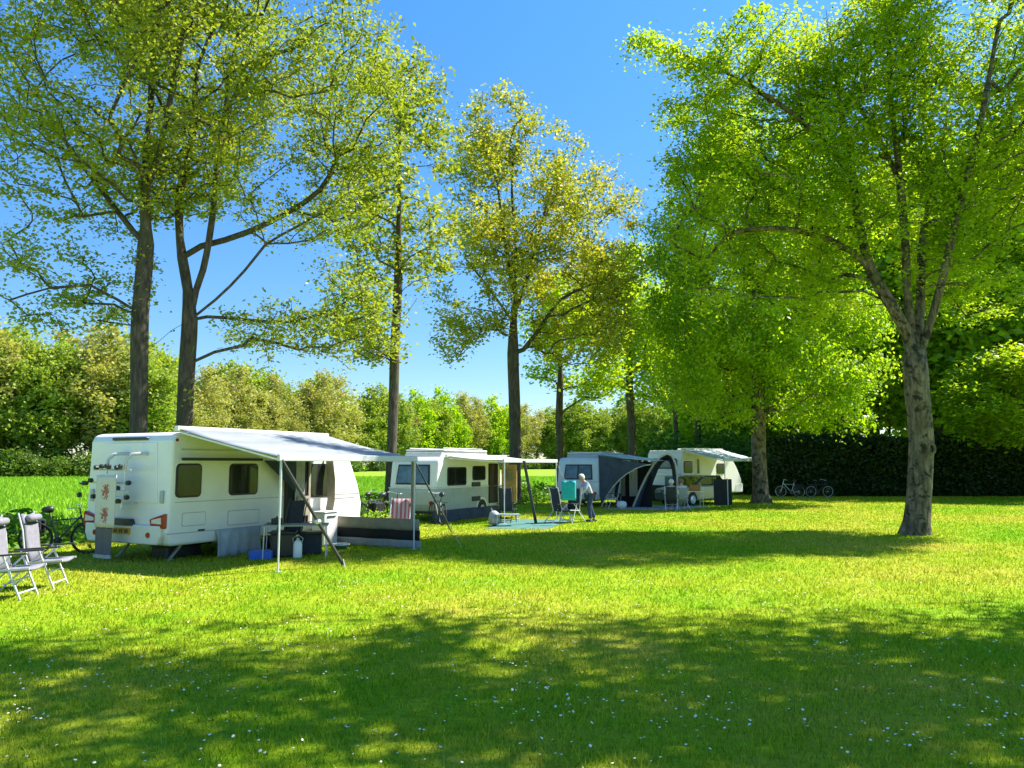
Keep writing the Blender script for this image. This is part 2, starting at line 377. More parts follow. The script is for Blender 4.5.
def grow(polys, tips, R, r0, rng, step=0.45, droop=0.0, updir=0.35, flare=1.45, sides=6, wobble=0.12, limbk=0.78):
    """polys: [(points)] explicit limbs, first is the trunk; later ones start at the nearest node. Returns verts, quads and tip list"""
    pos = []; par = []
    def addp(p, q): pos.append(np.array(p, float)); par.append(q); return len(pos)-1
    for pi, pts in enumerate(polys):
        pts = [np.array(p, float) for p in pts]
        if pi == 0: cur = addp(pts[0], -1)
        else:
            A = np.array(pos); cur = int(np.argmin(((A-pts[0])**2).sum(1)))
        prev = pts[0]
        # catmull-like smoothing
        K = len(pts)
        for i in range(K-1):
            p0 = pts[max(i-1, 0)]; p1 = pts[i]; p2 = pts[i+1]; p3 = pts[min(i+2, K-1)]
            L = np.linalg.norm(p2-p1); m = max(1, int(L/step))
            for k in range(1, m+1):
                t = k/m
                q = 0.5*((2*p1)+(-p0+p2)*t+(2*p0-5*p1+4*p2-p3)*t*t+(-p0+3*p1-3*p2+p3)*t**3)
                cur = addp(q, cur)
    tips = np.array(tips)
    A = np.array(pos)
    root = A[0]
    dd = np.array([np.min(((A-t)**2).sum(1)) for t in tips])
    order = np.argsort(dd+rng.uniform(0, 3, len(dd)))
    cap = len(pos)+len(tips)*24
    buf = np.zeros((cap, 3)); buf[:len(pos)] = A; cnt = len(pos)
    PL = np.zeros(cap)
    for i in range(1, cnt): PL[i] = PL[par[i]]+np.linalg.norm(buf[i]-buf[par[i]])
    isend = []
    zmin = polys[0][min(len(polys[0])-1, 2)][2]*0.55
    for ti in order:
        t = tips[ti]
        D = np.linalg.norm(buf[:cnt]-t, axis=1)
        cost = D+0.12*PL[:cnt]+np.maximum(0, buf[:cnt, 2]-t[2]+updir*D*0.6)*1.1+np.where(buf[:cnt, 2] < zmin, 5, 0)
        j = int(np.argmin(cost)); L = D[j]
        m = max(2, min(22, int(L/step)))
        a = buf[j]; q = par[j] if j < len(par) else -1
        dir0 = (a-buf[par[j]]) if par[j] >= 0 else np.array([0, 0, 1.0])
        dir0 = dir0/(np.linalg.norm(dir0)+1e-6)
        c = a+(dir0*0.28+np.array([0, 0, updir])+rng.normal(0, 0.15, 3))*L*0.45
        cur = j; pp = a
        for k in range(1, m+1):
            u = k/m
            p = (1-u)**2*a+2*u*(1-u)*c+u*u*t
            if k < m: p = p+rng.normal(0, wobble, 3)*min(1, L/3)*step
            p[2] -= droop*math.sin(u*PI)*0
            if cnt >= cap: break
            buf[cnt] = p; par.append(cur); PL[cnt] = PL[cur]+np.linalg.norm(p-pp); cur = cnt; cnt += 1; pp = p
        isend.append(cur)
    par = np.array(par[:cnt]); P = buf[:cnt]
    w = np.zeros(cnt); w[isend] = 1
    # explicit limb ends count too
    child = np.zeros(cnt, int)
    for i in range(cnt):
        if par[i] >= 0: child[par[i]] += 1
    w[(child == 0) & (w == 0)] = 1
    idx = np.arange(cnt)
    for i in range(cnt-1, 0, -1): w[par[i]] += w[i]
    e = math.log(R/r0)/math.log(w[0])
    r = r0*np.power(np.maximum(w, 1), e)
    r = np.where(w < 0.72*w[0], r*limbk, r)
    # trunk taper and flare
    z0 = root[2]
    kids = [[] for _ in range(cnt)]
    for i in range(1, cnt): kids[par[i]].append(i)
    V = []; Q = []
    stack = [(0, None)]
    chains = []
    starts = [(0, -1)]
    while starts:
        s0, pr = starts.pop()
        ch = [] if pr < 0 else [pr]
        cur = s0
        while True:
            ch.append(cur)
            ks = kids[cur]
            if not ks: break
            b = max(ks, key=lambda k: w[k])
            for k in ks:
                if k != b: starts.append((k, cur))
            cur = b
        chains.append((ch, pr >= 0))
    for ch, br in chains:
        if len(ch) < 2: continue
        big = r[ch[0 if not br else 1]] > 0.12
        n = 14 if big and not br else (8 if r[ch[1]] > 0.05 else (5 if r[ch[1]] > 0.015 else 3))
        X = None; base = len(V)
        m = len(ch)
        for i, a in enumerate(ch):
            p = P[a]
            d = P[ch[min(i+1, m-1)]]-P[ch[max(i-1, 0)]]; d = d/(np.linalg.norm(d)+1e-9)
            rad = r[a] if not (br and i == 0) else r[ch[1]]
            if not br:
                h = p[2]-z0
                rad = rad*(1+(flare-1)*math.exp(-h/0.35))
            if X is None:
                X = np.cross(d, [0.3, 1, 0.1]);
            X = X-d*np.dot(X, d); X = X/(np.linalg.norm(X)+1e-9); Y = np.cross(d, X)
            for k in range(n):
                an = 2*PI*k/n; rr = rad
                if n == 14:
                    rr *= 1+0.05*math.sin(3*an+p[2]*0.9)+0.03*math.sin(5*an-p[2]*1.7)+0.16*math.exp(-(p[2]-z0)/0.3)*math.sin(4*an+1)
                V.append(p+X*rr*math.cos(an)+Y*rr*math.sin(an))
            if i:
                for k in range(n): Q.append((base+(i-1)*n+k, base+(i-1)*n+(k+1) % n, base+i*n+(k+1) % n, base+i*n+k))
    ends = P[isend]
    prev = P[par[isend]]
    return np.array(V), np.array(Q), ends, ends-prev, P, w

def in_ell(rng, ells, n, shell=0.0, mind=0.0, gap=-0.05):
    """n random points in a union of ellipsoids (cx,cy,cz,rx,ry,rz,weight) kept apart"""
    out_seed = rng.uniform(0, 100); out = []; ws = np.array([e[6] if len(e) > 6 else e[3]*e[4]*e[5] for e in ells]); ws = ws/ws.sum()
    tries = 0
    while len(out) < n and tries < n*40:
        tries += 1
        e = ells[rng.choice(len(ells), p=ws)]
        v = rng.normal(0, 1, 3); v /= np.linalg.norm(v); rr = rng.uniform(shell, 1)**(1/2.2)
        p = np.array([e[0]+v[0]*rr*e[3], e[1]+v[1]*rr*e[4], e[2]+v[2]*rr*e[5]])
        nz = noise.noise(Vector(p)*0.42+Vector((out_seed, 0, 0)))+0.35*noise.noise(Vector(p)*1.0)
        if nz < gap: continue
        if mind and out:
            if np.min(((np.array(out)-p)**2).sum(1)) < mind*mind: continue
        out.append(p)
    return np.array(out)

def tree(name, label, cat, base, polys, ells, ntips, R, seed, leaf, bark, leaves=50, lsize=0.08, crad=(0.55, 0.55, 0.35), r0=0.012,
         mind=0.5, group=None, flare=1.45, flat=0.6, droop=0.25, updir=0.35, shell=0.15, extra=None, step=0.45, inner=0.35, aspect=0.6, gap=-0.05, sag=0.0):
    rng = np.random.default_rng(seed)
    base = np.array(base, float)
    tips = in_ell(rng, ells, ntips, shell, mind, gap)
    if extra is not None: tips = np.vstack([tips, np.array(extra)])
    tips = np.maximum(tips, [-999, -999, 1.2])
    V, Q, ends, dirs, P, wt = grow(polys, tips, R, r0, rng, step=step, flare=flare, updir=updir)
    root = thing(name, label, cat, tuple(base), 0, group)
    tm = npmesh('trunk', V, Q, 4, True); link('trunk', tm, bark, root)
    n = len(ends)
    den = rng.uniform(0.35, 1.5, n)
    cnts = np.maximum(4, (leaves*den).astype(int))
    rep = np.repeat(np.arange(n), cnts)
    v = rng.normal(0, 0.55, (len(rep), 3)); sc = rng.uniform(0.7, 1.35, n)[rep][:, None]
    C = ends[rep]+v*np.array(crad)*sc
    # spray leaves a little back along the twig
    back = rng.uniform(-0.2, 1.6, len(rep))[:, None]
    dn = dirs/(np.linalg.norm(dirs, axis=1)[:, None]+1e-6)
    C = C-dn[rep]*back*crad[0]*0.8
    off = C-ends[rep]; C[:, 2] -= np.minimum(sag*(off[:, 0]**2+off[:, 1]**2)/max(crad[0], .1), crad[0]*0.9)
    # some leaves on thin inner branches
    thin = np.where(wt < 7)[0]
    k = int(len(C)*inner)
    sel = rng.choice(thin, k)
    C2 = P[sel]+rng.normal(0, 0.22, (k, 3))
    C = np.vstack([C, C2]); C = C[C[:, 2] > 0.5]
    cm = leaf_mesh('crown', C, lsize, rng, flat=flat, droop=droop, aspect=aspect); link('crown', cm, leaf, root)
    return root

def rel(base, pts): return [tuple(np.array(p, float)-np.array(base, float)) for p in pts]

# ================================================================== SETTING
def sheet_obj(name, pts, z, mat, kind='structure'):
    me = bpy.data.meshes.new(name); me.from_pydata([(p[0], p[1], z) for p in pts], [], [tuple(range(len(pts)))]); me.update()
    o = link(name, me, mat); props(o, kind=kind); return o
ROW0 = Vector((-10.5, 22, 0)); ROWD = Vector((0.594, 1, 0)).normalized()
def row(t, off=0):                   # point on the tree row; off metres to the lawn side
    n = Vector((ROWD.y, -ROWD.x, 0)); return ROW0+ROWD*t+n*off
sheet_obj('ground', [(-900, -60), (900, -60), (900, 1500), (-900, 1500)], 0, 'meadow')
A = row(-40, 0.2); B = row(60, 0.2)
lawn_poly = [(-60, -40), (60, -40), (60, 62), (B.x, B.y)]
lawn_poly = [tuple(A.xy), (A.x, -30), (60, -30), (60, 75), tuple(B.xy)]
sheet_obj('lawn', lawn_poly, 0.004, 'lawn')

# lawn blades (stuff)
def blades(name, label, n, y0, y1, pw, h0, h1, w0, wk, mat, filt=None, seed=1):
    rng = np.random.default_rng(seed)
    u = rng.uniform(0, 1, n); a = 2-pw
    Y = (y0**a+u*(y1**a-y0**a))**(1/a)
    X = rng.uniform(-1, 1, n)*(0.74*Y+1.2)
    if filt is not None:
        k = filt(X, Y); X = X[k]; Y = Y[k]
    n = len(X)
    cl = 0.5+0.22*np.sin(X*3.1+1.3*np.sin(Y*2.3))+0.18*np.sin(Y*4.7+2*np.sin(X*1.9))+0.2*np.sin(X*11+Y*7+2*np.sin(Y*9))
    h = rng.uniform(h0, h1, n)*(0.7+0.75*np.clip(cl, 0, 1))*np.where(rng.random(n) < 0.012, 1.9, 1.0); wd = w0+wk*Y; th = rng.uniform(0, 2*PI, n); lean = rng.uniform(0.1, 0.9, n)*h
    la = rng.uniform(0, 2*PI, n)
    V = np.zeros((n, 3, 3))
    V[:, 0, 0] = X-np.cos(th)*wd; V[:, 0, 1] = Y-np.sin(th)*wd; V[:, 1, 0] = X+np.cos(th)*wd; V[:, 1, 1] = Y+np.sin(th)*wd
    V[:, 2, 0] = X+np.cos(la)*lean; V[:, 2, 1] = Y+np.sin(la)*lean; V[:, 2, 2] = h
    me = npmesh(name, V.reshape(-1, 3), np.arange(3*n).reshape(n, 3), 3)
    o = link(name, me, mat); props(o, label, 'grass', kind='stuff'); return o
MATS_Q = []
def outside(X, Y, q):
    ins = np.ones(len(X), bool); n = len(q); sg = None
    ar = sum(q[i][0]*q[(i+1) % n][1]-q[(i+1) % n][0]*q[i][1] for i in range(n)); sg = 1 if ar > 0 else -1
    for i in range(n):
        a = q[i]; b_ = q[(i+1) % n]; ins &= sg*((b_[0]-a[0])*(Y-a[1])-(b_[1]-a[1])*(X-a[0])) > 0
    return ~ins
u3_ = Vector((.464, .886)).normalized(); n3_ = Vector((u3_.y, -u3_.x)); c3_ = Vector((3.97, 36.0))
mq1 = [G(486, 529), G(547, 529.5), G(574, 520), G(505, 519)]; mq2 = [c3_+u3_*a+n3_*b for a, b in ((-.6, .3), (-.6, 3.2), (3.2, 4.4), (4.0, .3))]
def lawnside(X, Y): return outside(X, Y, mq1) & outside(X, Y, mq2) & lawnside0(X, Y)
def lawnside0(X, Y): return (X-ROW0.x)*ROWD.y-(Y-ROW0.y)*ROWD.x > 0.3
blades('lawn_grass', 'short mown grass blades covering the camping lawn', 520000, 4.0, 62, 1.4, 0.025, 0.065, 0.0015, 0.00055, 'blades', lawnside, 1)
def meadowside(X, Y): return ((X-ROW0.x)*ROWD.y-(Y-ROW0.y)*ROWD.x < -0.6)
blades('meadow_grass', 'tall bright green grass of the open meadow behind the caravans', 150000, 14, 120, 0.9, 0.12, 0.35, 0.004, 0.0006, 'meadow_blades', meadowside, 2)
# daisies
def daisies():
    rng = np.random.default_rng(5); V = []; Q = []
    cl = [(rng.uniform(-0.7, 0.7), 4.6+9.0*rng.uniform(0, 1)**1.1) for _ in range(210)]
    P = []
    for cx, y in cl:
        for _ in range(rng.integers(2, 9)): P.append((cx*y*1.0+rng.normal(0, 0.22), y+rng.normal(0, 0.25)))
    for _ in range(260):
        y = 4.4+14*rng.uniform(0, 1); P.append((rng.uniform(-0.72, 0.72)*y, y))
    mb = MB(); 
    for (x, y) in P:
        h = rng.uniform(0.05, 0.08); r = rng.uniform(0.008, 0.013); tx, ty = rng.normal(0, 0.25, 2)
        ring = []; nn = 8
        k = len(mb.v)
        mb.v.append((x, y, h+0.004))
        for i in range(nn*2):
            a = PI*i/nn; rr = r*(1.0 if i % 2 == 0 else 0.8)
            mb.v.append((x+rr*math.cos(a), y+rr*math.sin(a), h+tx*rr*math.cos(a)+ty*rr*math.sin(a)))
        for i in range(nn*2): mb.f.append((k, k+1+i, k+1+(i+1) % (nn*2)))
    o = mb.obj('daisies', 'petal'); props(o, 'tiny white daisies sprinkled over the foreground lawn', 'daisies', kind='stuff')
daisies()

# ================================================================== TREES
# big beech on the right
b = G(915, 535)
bx, by = b.x, b.y
def L(px, py, dy=0.0): p = W(px, py, by+dy); return (p.x-bx, dy, p.z)
trunk = [(0, 0, -0.05), L(919, 500), L(922, 440), L(917, 395), L(914, 352), L(908, 300, .2), L(905, 240, .5), L(899, 170, .8), L(890, 90, 1.2), L(880, 0, 1.5), (-1.6, 2, 15.5)]
limbs = [trunk,
         [L(914, 362), L(906, 332, -.1), L(890, 303, -.2), L(870, 268, -.1), L(858, 215, .2), L(850, 160, .6), L(838, 90, 1.0), L(826, 10, 1.2)],
         [L(916, 365), L(928, 330), L(941, 285, -.2), L(957, 215, -.3), L(972, 160, -.3), L(985, 100, -.5), L(1000, 20, -.6), (3.0, -1, 15)],
         [L(915, 350), L(920, 310, .6), L(922, 250, 1.2), L(930, 190, 2), L(945, 110, 2.6), (1.5, 3.2, 14)],
         [L(899, 180, .8), L(868, 120, 1.6), L(820, 60, 2.2), L(790, -20, 2.6)],
         [L(868, 262, -.1), L(830, 240, .1), L(780, 228, .3), L(735, 232, .4)],
         [L(852, 175, .5), L(800, 120, .1), L(725, 72, -.4), L(650, 42, -.8)],
         [L(957, 215, -.3), L(1000, 190, -1.5), L(1060, 170, -2.2)],
         ]
ells = [(-0.6, 1.4, 11.6, 4.6, 3.4, 4.8), (-4.5, 0.0, 10.0, 2.8, 2.6, 2.6), (-3.6, 0, 13.0, 3.6, 2.6, 2.6), (3.6, 1.5, 10.4, 3.2, 3.2, 4.0), (-3.4, 1.2, 7.6, 2.6, 2.0, 1.6), (1.5, 1.0, 14.5, 4.5, 3.2, 3.2), (4.6, 1.6, 13.0, 3.4, 3.0, 4.6), (3.4, 1.2, 16.2, 3.6, 3.2, 2.6)]
ext = []
rr = np.random.default_rng(11)
for t in np.linspace(0, 1, 12):   # long limb reaching out left at the top
    ext.append(np.array(L(720-88*t, 62-18*t+8*math.sin(t*6), -.6))+rr.normal(0, 0.12, 3)*(1.3-t))
for px_, py_ in ((645, 38), (660, 55), (690, 62), (705, 95), (715, 120), (650, 50)): ext.append(L(px_, py_, -.7))
tree('beech_tree', 'large beech with thick pale forked trunk alone on the lawn at right', 'tree', (bx, by, 0), limbs, ells, 1600, 0.33, 21, 'leaf_beech', 'bark_beech',
     leaves=82, lsize=0.064, crad=(0.52, 0.52, 0.12), inner=0.15, sag=0.35, mind=0.4, flare=1.25, flat=0.65, droop=0.35, extra=ext, updir=0.25, gap=-0.04)
beech = [o for o in COL.objects if o.name == 'beech_tree'][0]
kb = MB(); kc = Vector(L(931, 449, -0.0)); kc = Vector((kc.x-0.16, -0.30, kc.z))
pts = [kc+Vector((0.09*math.cos(a), -0.02, 0.14*math.sin(a))) for a in [2*PI*k/14 for k in range(14)]]
kb.tube(pts, 0.045, 7, closed=True); kn = kb.obj('knot_collar', 'bark_beech', beech, smooth=True)
kd = MB(); kd.lathe([(0.0, 0.03), (0.06, 0.02), (0.095, -0.02)], kc, 12, 'y'); kd.obj('knot_hole', 'black_plastic', kn, smooth=True)

# second, weeping beech behind
def simple_tree(name, label, px, d, height, ells, ntips, R, seed, leaf, bark, wob=0.25, extra_limbs=(), basepy=None, lean=(0, 0), **kw):
    p = W(px, 464, d); base = (p.x, d, 0)
    rng = np.random.default_rng(seed+100); tr = [(0, 0, -0.05)]
    for k in range(1, 9):
        f = k/8; tr.append((lean[0]*f+rng.normal(0, wob*0.5*f), lean[1]*f+rng.normal(0, wob*0.5*f), height*0.86*f))
    return tree(name, label, 'tree', base, [tr]+list(extra_limbs), ells, ntips, R, seed, leaf, bark, **kw)
simple_tree('beech_tree', 'lime green backlit beech with pale trunk beside the farthest caravan awning', 760, 40, 21,
            [(0, 0, 13.8, 5.2, 5, 7.0), (2.6, 0, 14.5, 3.6, 4, 5), (-2.6, 0, 12.4, 3.6, 3.6, 4.0), (-1.5, -.5, 8.5, 4.6, 4.6, 4.2), (2.2, 0, 8.0, 4.2, 4.2, 4.2), (3.4, 0, 5.4, 2.9, 3, 2.2), (-3.6, -.5, 6.4, 2.4, 2.4, 2.4), (5.2, 0, 8.5, 2.0, 2.4, 3)], 1150, 0.36, 33, 'leaf_lime', 'bark_beech',
            leaves=80, lsize=0.095, inner=0.2, sag=0.5, crad=(0.55, 0.55, 0.5), mind=0.6, flat=0.6, droop=0.9, updir=0.2, step=0.7)

# oaks along the row
def oak(px, d, label, height, R, seed, ells, ntips, limbs=(), leaf='leaf_oak', lean=(0, 0), **kw):
    args = dict(leaves=50, lsize=0.064, crad=(0.40, 0.40, 0.24), mind=0.5, gap=0.045, inner=0.14, group='oaks along the edge of the camping lawn', flat=0.35, updir=0.35, step=0.5, r0=0.011)
    args.update(kw)
    return simple_tree('oak_tree', label, px, d, height, ells, ntips, R, seed, leaf, 'bark_oak', extra_limbs=limbs, lean=lean, **args)
def LP(px0, d0):
    q = W(px0, 464, d0)
    return lambda px, py, dy=0.0: (lambda p: (p.x-q.x, dy, p.z))(W(px, py, d0+dy))
q = LP(138, 22)
oak(138, 22, 'tall straight oak rising behind the left rear of the nearest caravan', 19.5, 0.235, 41,
    [(0, 0, 14.5, 4.4, 4.4, 5.0), (-2.0, 0, 11.5, 3.2, 3.6, 3.0), (-2.3, -0.3, 7.2, 2.6, 2.4, 1.5), (0.5, 0, 18, 3, 3, 3)], 860,
    [[q(140, 318), q(118, 300, -.3), q(90, 285, -.6), q(50, 288, -.9), q(10, 300, -1)], [q(140, 240), q(105, 195, .5), q(70, 150, .9), q(35, 90, 1)],
     [q(142, 200), q(160, 150, -.4), q(172, 90, -.5), q(185, 20, -.6)]], lean=(-0.4, 0.3), leaves=50)
q = LP(183, 23.2)
simple_lm = [[(0, 0, -0.05), q(184, 420), q(187, 370), q(190, 320), q(188, 290), q(180, 240, .2), q(180, 190, .3), q(192, 140, .4), q(200, 60, .6), (0.6, .8, 17)],
    [q(190, 305), q(203, 270), q(212, 220, -.2), q(218, 160, -.3), q(228, 90, -.4), q(240, 20, -.5)],
    [q(191, 312), q(215, 300, -.3), q(245, 270, -.6), q(265, 245, -.8), q(300, 225, -1), q(335, 205, -1.2)],
    [q(191, 316), q(230, 318, .3), q(285, 322, .3), q(330, 310, .2), q(375, 285, 0)],
    [q(183, 250), q(225, 240, .6), q(270, 222, 1), q(320, 190, 1.2), q(340, 150, 1.3)],
    [q(189, 322), q(172, 330, .2), q(158, 342, .4), q(140, 350, .5)]]
p0 = W(183, 464, 23.2)
rr2 = np.random.default_rng(17); low_tips = []
for _ in range(75):
    px_ = rr2.uniform(225, 405); py_ = 345-(px_-225)*0.17+rr2.normal(0, 16); low_tips.append(np.array(q(px_, py_, rr2.normal(0, .7))))
tree('oak_tree', 'oak with a low fork and long bare lower limbs beside the straight oak', 'tree', (p0.x, 23.2, 0), simple_lm,
     [(1.0, 0, 15, 5.0, 4.6, 4.6), (3.2, 0, 10.8, 3.6, 3.2, 2.3), (4.4, 0, 6.9, 2.6, 2, 1.4), (3.8, 0, 13.8, 3.2, 3, 3), (-.5, .5, 13, 3, 3, 3.5)], 880, 0.235, 52, 'leaf_oak', 'bark_oak',
     leaves=50, lsize=0.064, crad=(0.40, 0.40, 0.24), inner=0.14, mind=0.48, gap=0.045, extra=low_tips, group='oaks along the edge of the camping lawn', flat=0.35, step=0.5, r0=0.011)
oak(390, 31.4, 'slender oak with a narrow airy crown between the first two caravans', 20.5, 0.2, 63,
    [(0.2, 0, 13.0, 2.5, 2.6, 6.2), (-0.6, 0, 8.6, 2.3, 2.2, 2.6), (0.5, 0, 17.5, 1.9, 1.9, 2.2)], 520, lean=(0.3, 0), leaves=38, lsize=0.10, mind=0.6)
q = LP(515, 40)
oak(515, 40, 'round crowned golden green oak behind the awning of the second caravan', 21.5, 0.30, 74,
    [(0.4, 0, 15.6, 4.4, 4.0, 4.8), (1.8, 0, 12.6, 5.0, 3.8, 3.8), (-2.2, 0, 10.0, 2.4, 2.2, 3.2), (-0.8, 0, 18.8, 2.6, 2.6, 3.2), (3.4, 0, 9.6, 3.2, 2.4, 2.6), (3.8, 0, 15.8, 2.8, 2.6, 3.2)], 980,
    [[q(515, 325), q(490, 290, .3), q(465, 258, .5), q(445, 235, .6)], [q(515, 360), q(535, 335), q(560, 300, -.4), q(590, 285, -.6)], [q(515, 310), q(530, 270, .5), q(548, 200, .7), q(570, 140, .8)],
     [q(515, 300), q(505, 240, -.5), q(497, 180, -.7)]],
    'leaf_oak_gold', gap=0.04, leaves=42, lsize=0.095, crad=(0.48, 0.48, 0.34), mind=0.58, step=0.7)
oak(560, 46, 'smaller green oak seen between the second and third caravans', 14.5, 0.22, 85,
    [(0.6, 0, 9.8, 3.4, 3, 3.6), (2.2, 0, 7.2, 2, 2, 1.5)], 420, leaf='leaf_lime', leaves=44, lsize=0.13, crad=(0.7, 0.7, 0.5), mind=0.7, step=0.8)
oak(632, 53.6, 'oak with a dark trunk standing behind the third caravan', 19, 0.27, 96,
    [(0, 0, 12.5, 4.0, 4, 5), (1.0, 0, 8.0, 3.2, 3, 2)], 420, leaf='leaf_lime', leaves=44, lsize=0.15, crad=(0.85, 0.85, 0.6), mind=0.8, step=0.9)
oak(676, 60, 'thin dark trunked oak behind the gap between the last two caravans', 17, 0.17, 97,
    [(0, 0, 12, 3.0, 3, 4.6)], 260, leaf='leaf_lime', leaves=44, lsize=0.17, crad=(0.9, 0.9, 0.6), mind=0.9, step=0.9)
oak(698, 66, 'farthest oak of the row behind the last caravan roof', 20, 0.27, 98,
    [(0, 0, 13.5, 4.4, 4, 5.4)], 330, leaf='leaf_beech', leaves=44, lsize=0.19, crad=(1, 1, 0.7), mind=1.0, step=1)

# trees standing right of the frame whose shade lies on the foreground
for (x, y, h, seed, lab, ells) in (
    (10.7, 9.3, 17.5, 131, 'beech just beyond the right edge of the lawn shading the foreground', [(-1.5, 1.8, 14.2, 5.2, 4.2, 3.4)]),
    (15.2, 11.6, 18, 132, 'tall beech outside the picture to the right behind the first one', [(-1.0, 0.2, 14.4, 4.8, 3.6, 3.8), (0, 0, 10.5, 3.0, 3.2, 2.5)]),
    (8.6, 2.6, 17, 133, 'beech to the right of the photographer shading the near grass', [(-2.4, 2.0, 13.8, 5.0, 3.6, 3.0)])):
    tr = [(0, 0, -.05), (0.1, 0, 3), (-0.1, 0.1, 6), (-0.3, 0.3, 9), (-0.6, 0.6, 12), (-1.0, 0.8, h*0.86)]
    tree('beech_tree', lab, 'tree', (x, y, 0), [tr], ells, 270, 0.36, seed, 'leaf_beech', 'bark_beech', leaves=32, lsize=0.11, crad=(0.7, 0.7, 0.3), mind=0.6, flat=0.75, gap=0.05, inner=0.1,
         group='beeches right of the lawn', step=0.7)

# prototypes for wood and background trees
def proto(name, label, group, h, cr, seed, leaf, n=220, lv=55, ls=0.29, low=0.25, bark='bark_wood'):
    rng = np.random.default_rng(seed)
    ells = [(0, 0, h*(0.5+low/2), cr, cr, h*(0.5-low/2)), (cr*0.3, 0.3, h*0.45, cr*0.9, cr*0.8, h*0.28), (-cr*0.3, -.4, h*0.62, cr*0.8, cr*0.8, h*0.26)]
    tr = [(0, 0, -0.05)]+[(rng.normal(0, .25), rng.normal(0, .25), h*0.85*k/6) for k in range(1, 7)]
    return tree(name, label, 'tree', (0, 0, 0), [tr], ells, n, 0.3, seed, leaf, bark, leaves=lv, lsize=ls, crad=(1.25, 1.25, 0.95), mind=0.95, flat=0.2, step=1.6, gap=0.0, group=group, r0=0.02)
GW = 'trees of the wood across the meadow'
pA = proto('wood_tree', 'fresh green leafy tree in the wood across the meadow', GW, 22, 6.0, 201, 'leaf_wood_green', low=0.12)
pB = proto('wood_tree', 'olive tinted still half bare tree in the wood across the meadow', GW, 24, 6.0, 202, 'leaf_wood_olive', n=200, lv=34, low=0.2)
pC = proto('wood_tree', 'bright lime tree in the wood across the meadow', GW, 20, 6.4, 203, 'leaf_lime', low=0.1)
protos = [pA, pB, pC]; used = [False]*3
rg = random.Random(3)
def place(k, x, y, s, rz, sz=None):
    p = protos[k]
    o = p if not used[k] else copy_tree(p)
    used[k] = True
    o.location = (x, y, 0); o.rotation_euler = (0, 0, rz); o.scale = (s, s, sz or s)
    return o
edge = [(-30, 118, 24), (60, 122, 25), (140, 130, 23), (210, 150, 22.5), (280, 175, 23), (340, 200, 24), (400, 235, 25), (470, 270, 26), (540, 300, 26), (620, 310, 27), (720, 300, 28), (820, 280, 30)]
def edge_at(px):
    for (a, d, h), (b_, d2, h2) in zip(edge, edge[1:]):
        if a <= px <= b_:
            t = (px-a)/(b_-a); return d+(d2-d)*t, h+(h2-h)*t
    return edge[-1][1:]
px = -30.0
while px < 820:
    d, h = edge_at(px)
    for rowk in range(3 if px < 380 else 2):
        dd = d+rowk*7+rg.uniform(-2, 2); p = W(px+rg.uniform(-8, 8), 464, dd)
        k = rg.choice([0, 0, 1, 2, 1] if px < 560 else [0, 2, 0])
        hh = h*rg.uniform(0.68, 1.06)*(1+0.05*rowk); base_h = (22, 24, 20)[k]
        place(k, p.x, dd, hh/base_h*rg.uniform(0.9, 1.1), rg.uniform(0, 6.28), hh/base_h)
    px += 780/d*rg.uniform(5.2, 7.2)*(1.0 if px < 380 else 1.15)
# wood edge shrubs
def shrub_proto(name, label, group, rx, rz_, leaf, n, ls, seed):
    rng = np.random.default_rng(seed)
    v = rng.normal(0, 1, (n, 3)); v /= np.linalg.norm(v, axis=1)[:, None]; rr_ = rng.uniform(0.25, 1, n)[:, None]**0.5
    lump = 1+0.25*np.sin(v[:, 0:1]*5+seed)+0.2*np.sin(v[:, 1:2]*7)
    C = v*rr_*lump*np.array([rx, rx, rz_]); C[:, 2] = np.abs(C[:, 2]+rz_*0.55); 
    root = thing(name, label, 'shrub', (0, 0, 0), 0, group)
    st = MB()
    for k in range(7):
        a = rng.uniform(0, 6.28); st.tube([(0.1*math.cos(a), 0.1*math.sin(a), -0.02), (rx*.3*math.cos(a), rx*.3*math.sin(a), rz_*.6), (rx*.6*math.cos(a+.3), rx*.6*math.sin(a+.3), rz_*1.2)], [0.05, 0.03, 0.01], 5)
    st.obj('stem', 'bark_wood', root); link('foliage', leaf_mesh('foliage', C, ls, rng, flat=0.4), leaf, root)
    return root
GS = 'shrubs along the foot of the wood'
s0 = shrub_proto('shrub', 'green shrub at the foot of the wood', GS, 3.4, 2.2, 'leaf_shrub', 2600, 0.22, 5)
px = -25.0; first = True
while px < 640:
    d, h = edge_at(px); d -= 5
    for j in range(1 if rg.random() < .5 else 2):
        dd = d+j*6; p = W(px+rg.uniform(-4, 4), 464, dd); o = s0 if first else copy_tree(s0); first = False
        s = rg.uniform(0.7, 1.35); o.location = (p.x, dd, 0); o.rotation_euler = (0, 0, rg.uniform(0, 6)); o.scale = (s*1.2, s, s*rg.uniform(.8, 1.3))
    px += 780/d*rg.uniform(3.6, 5.5)

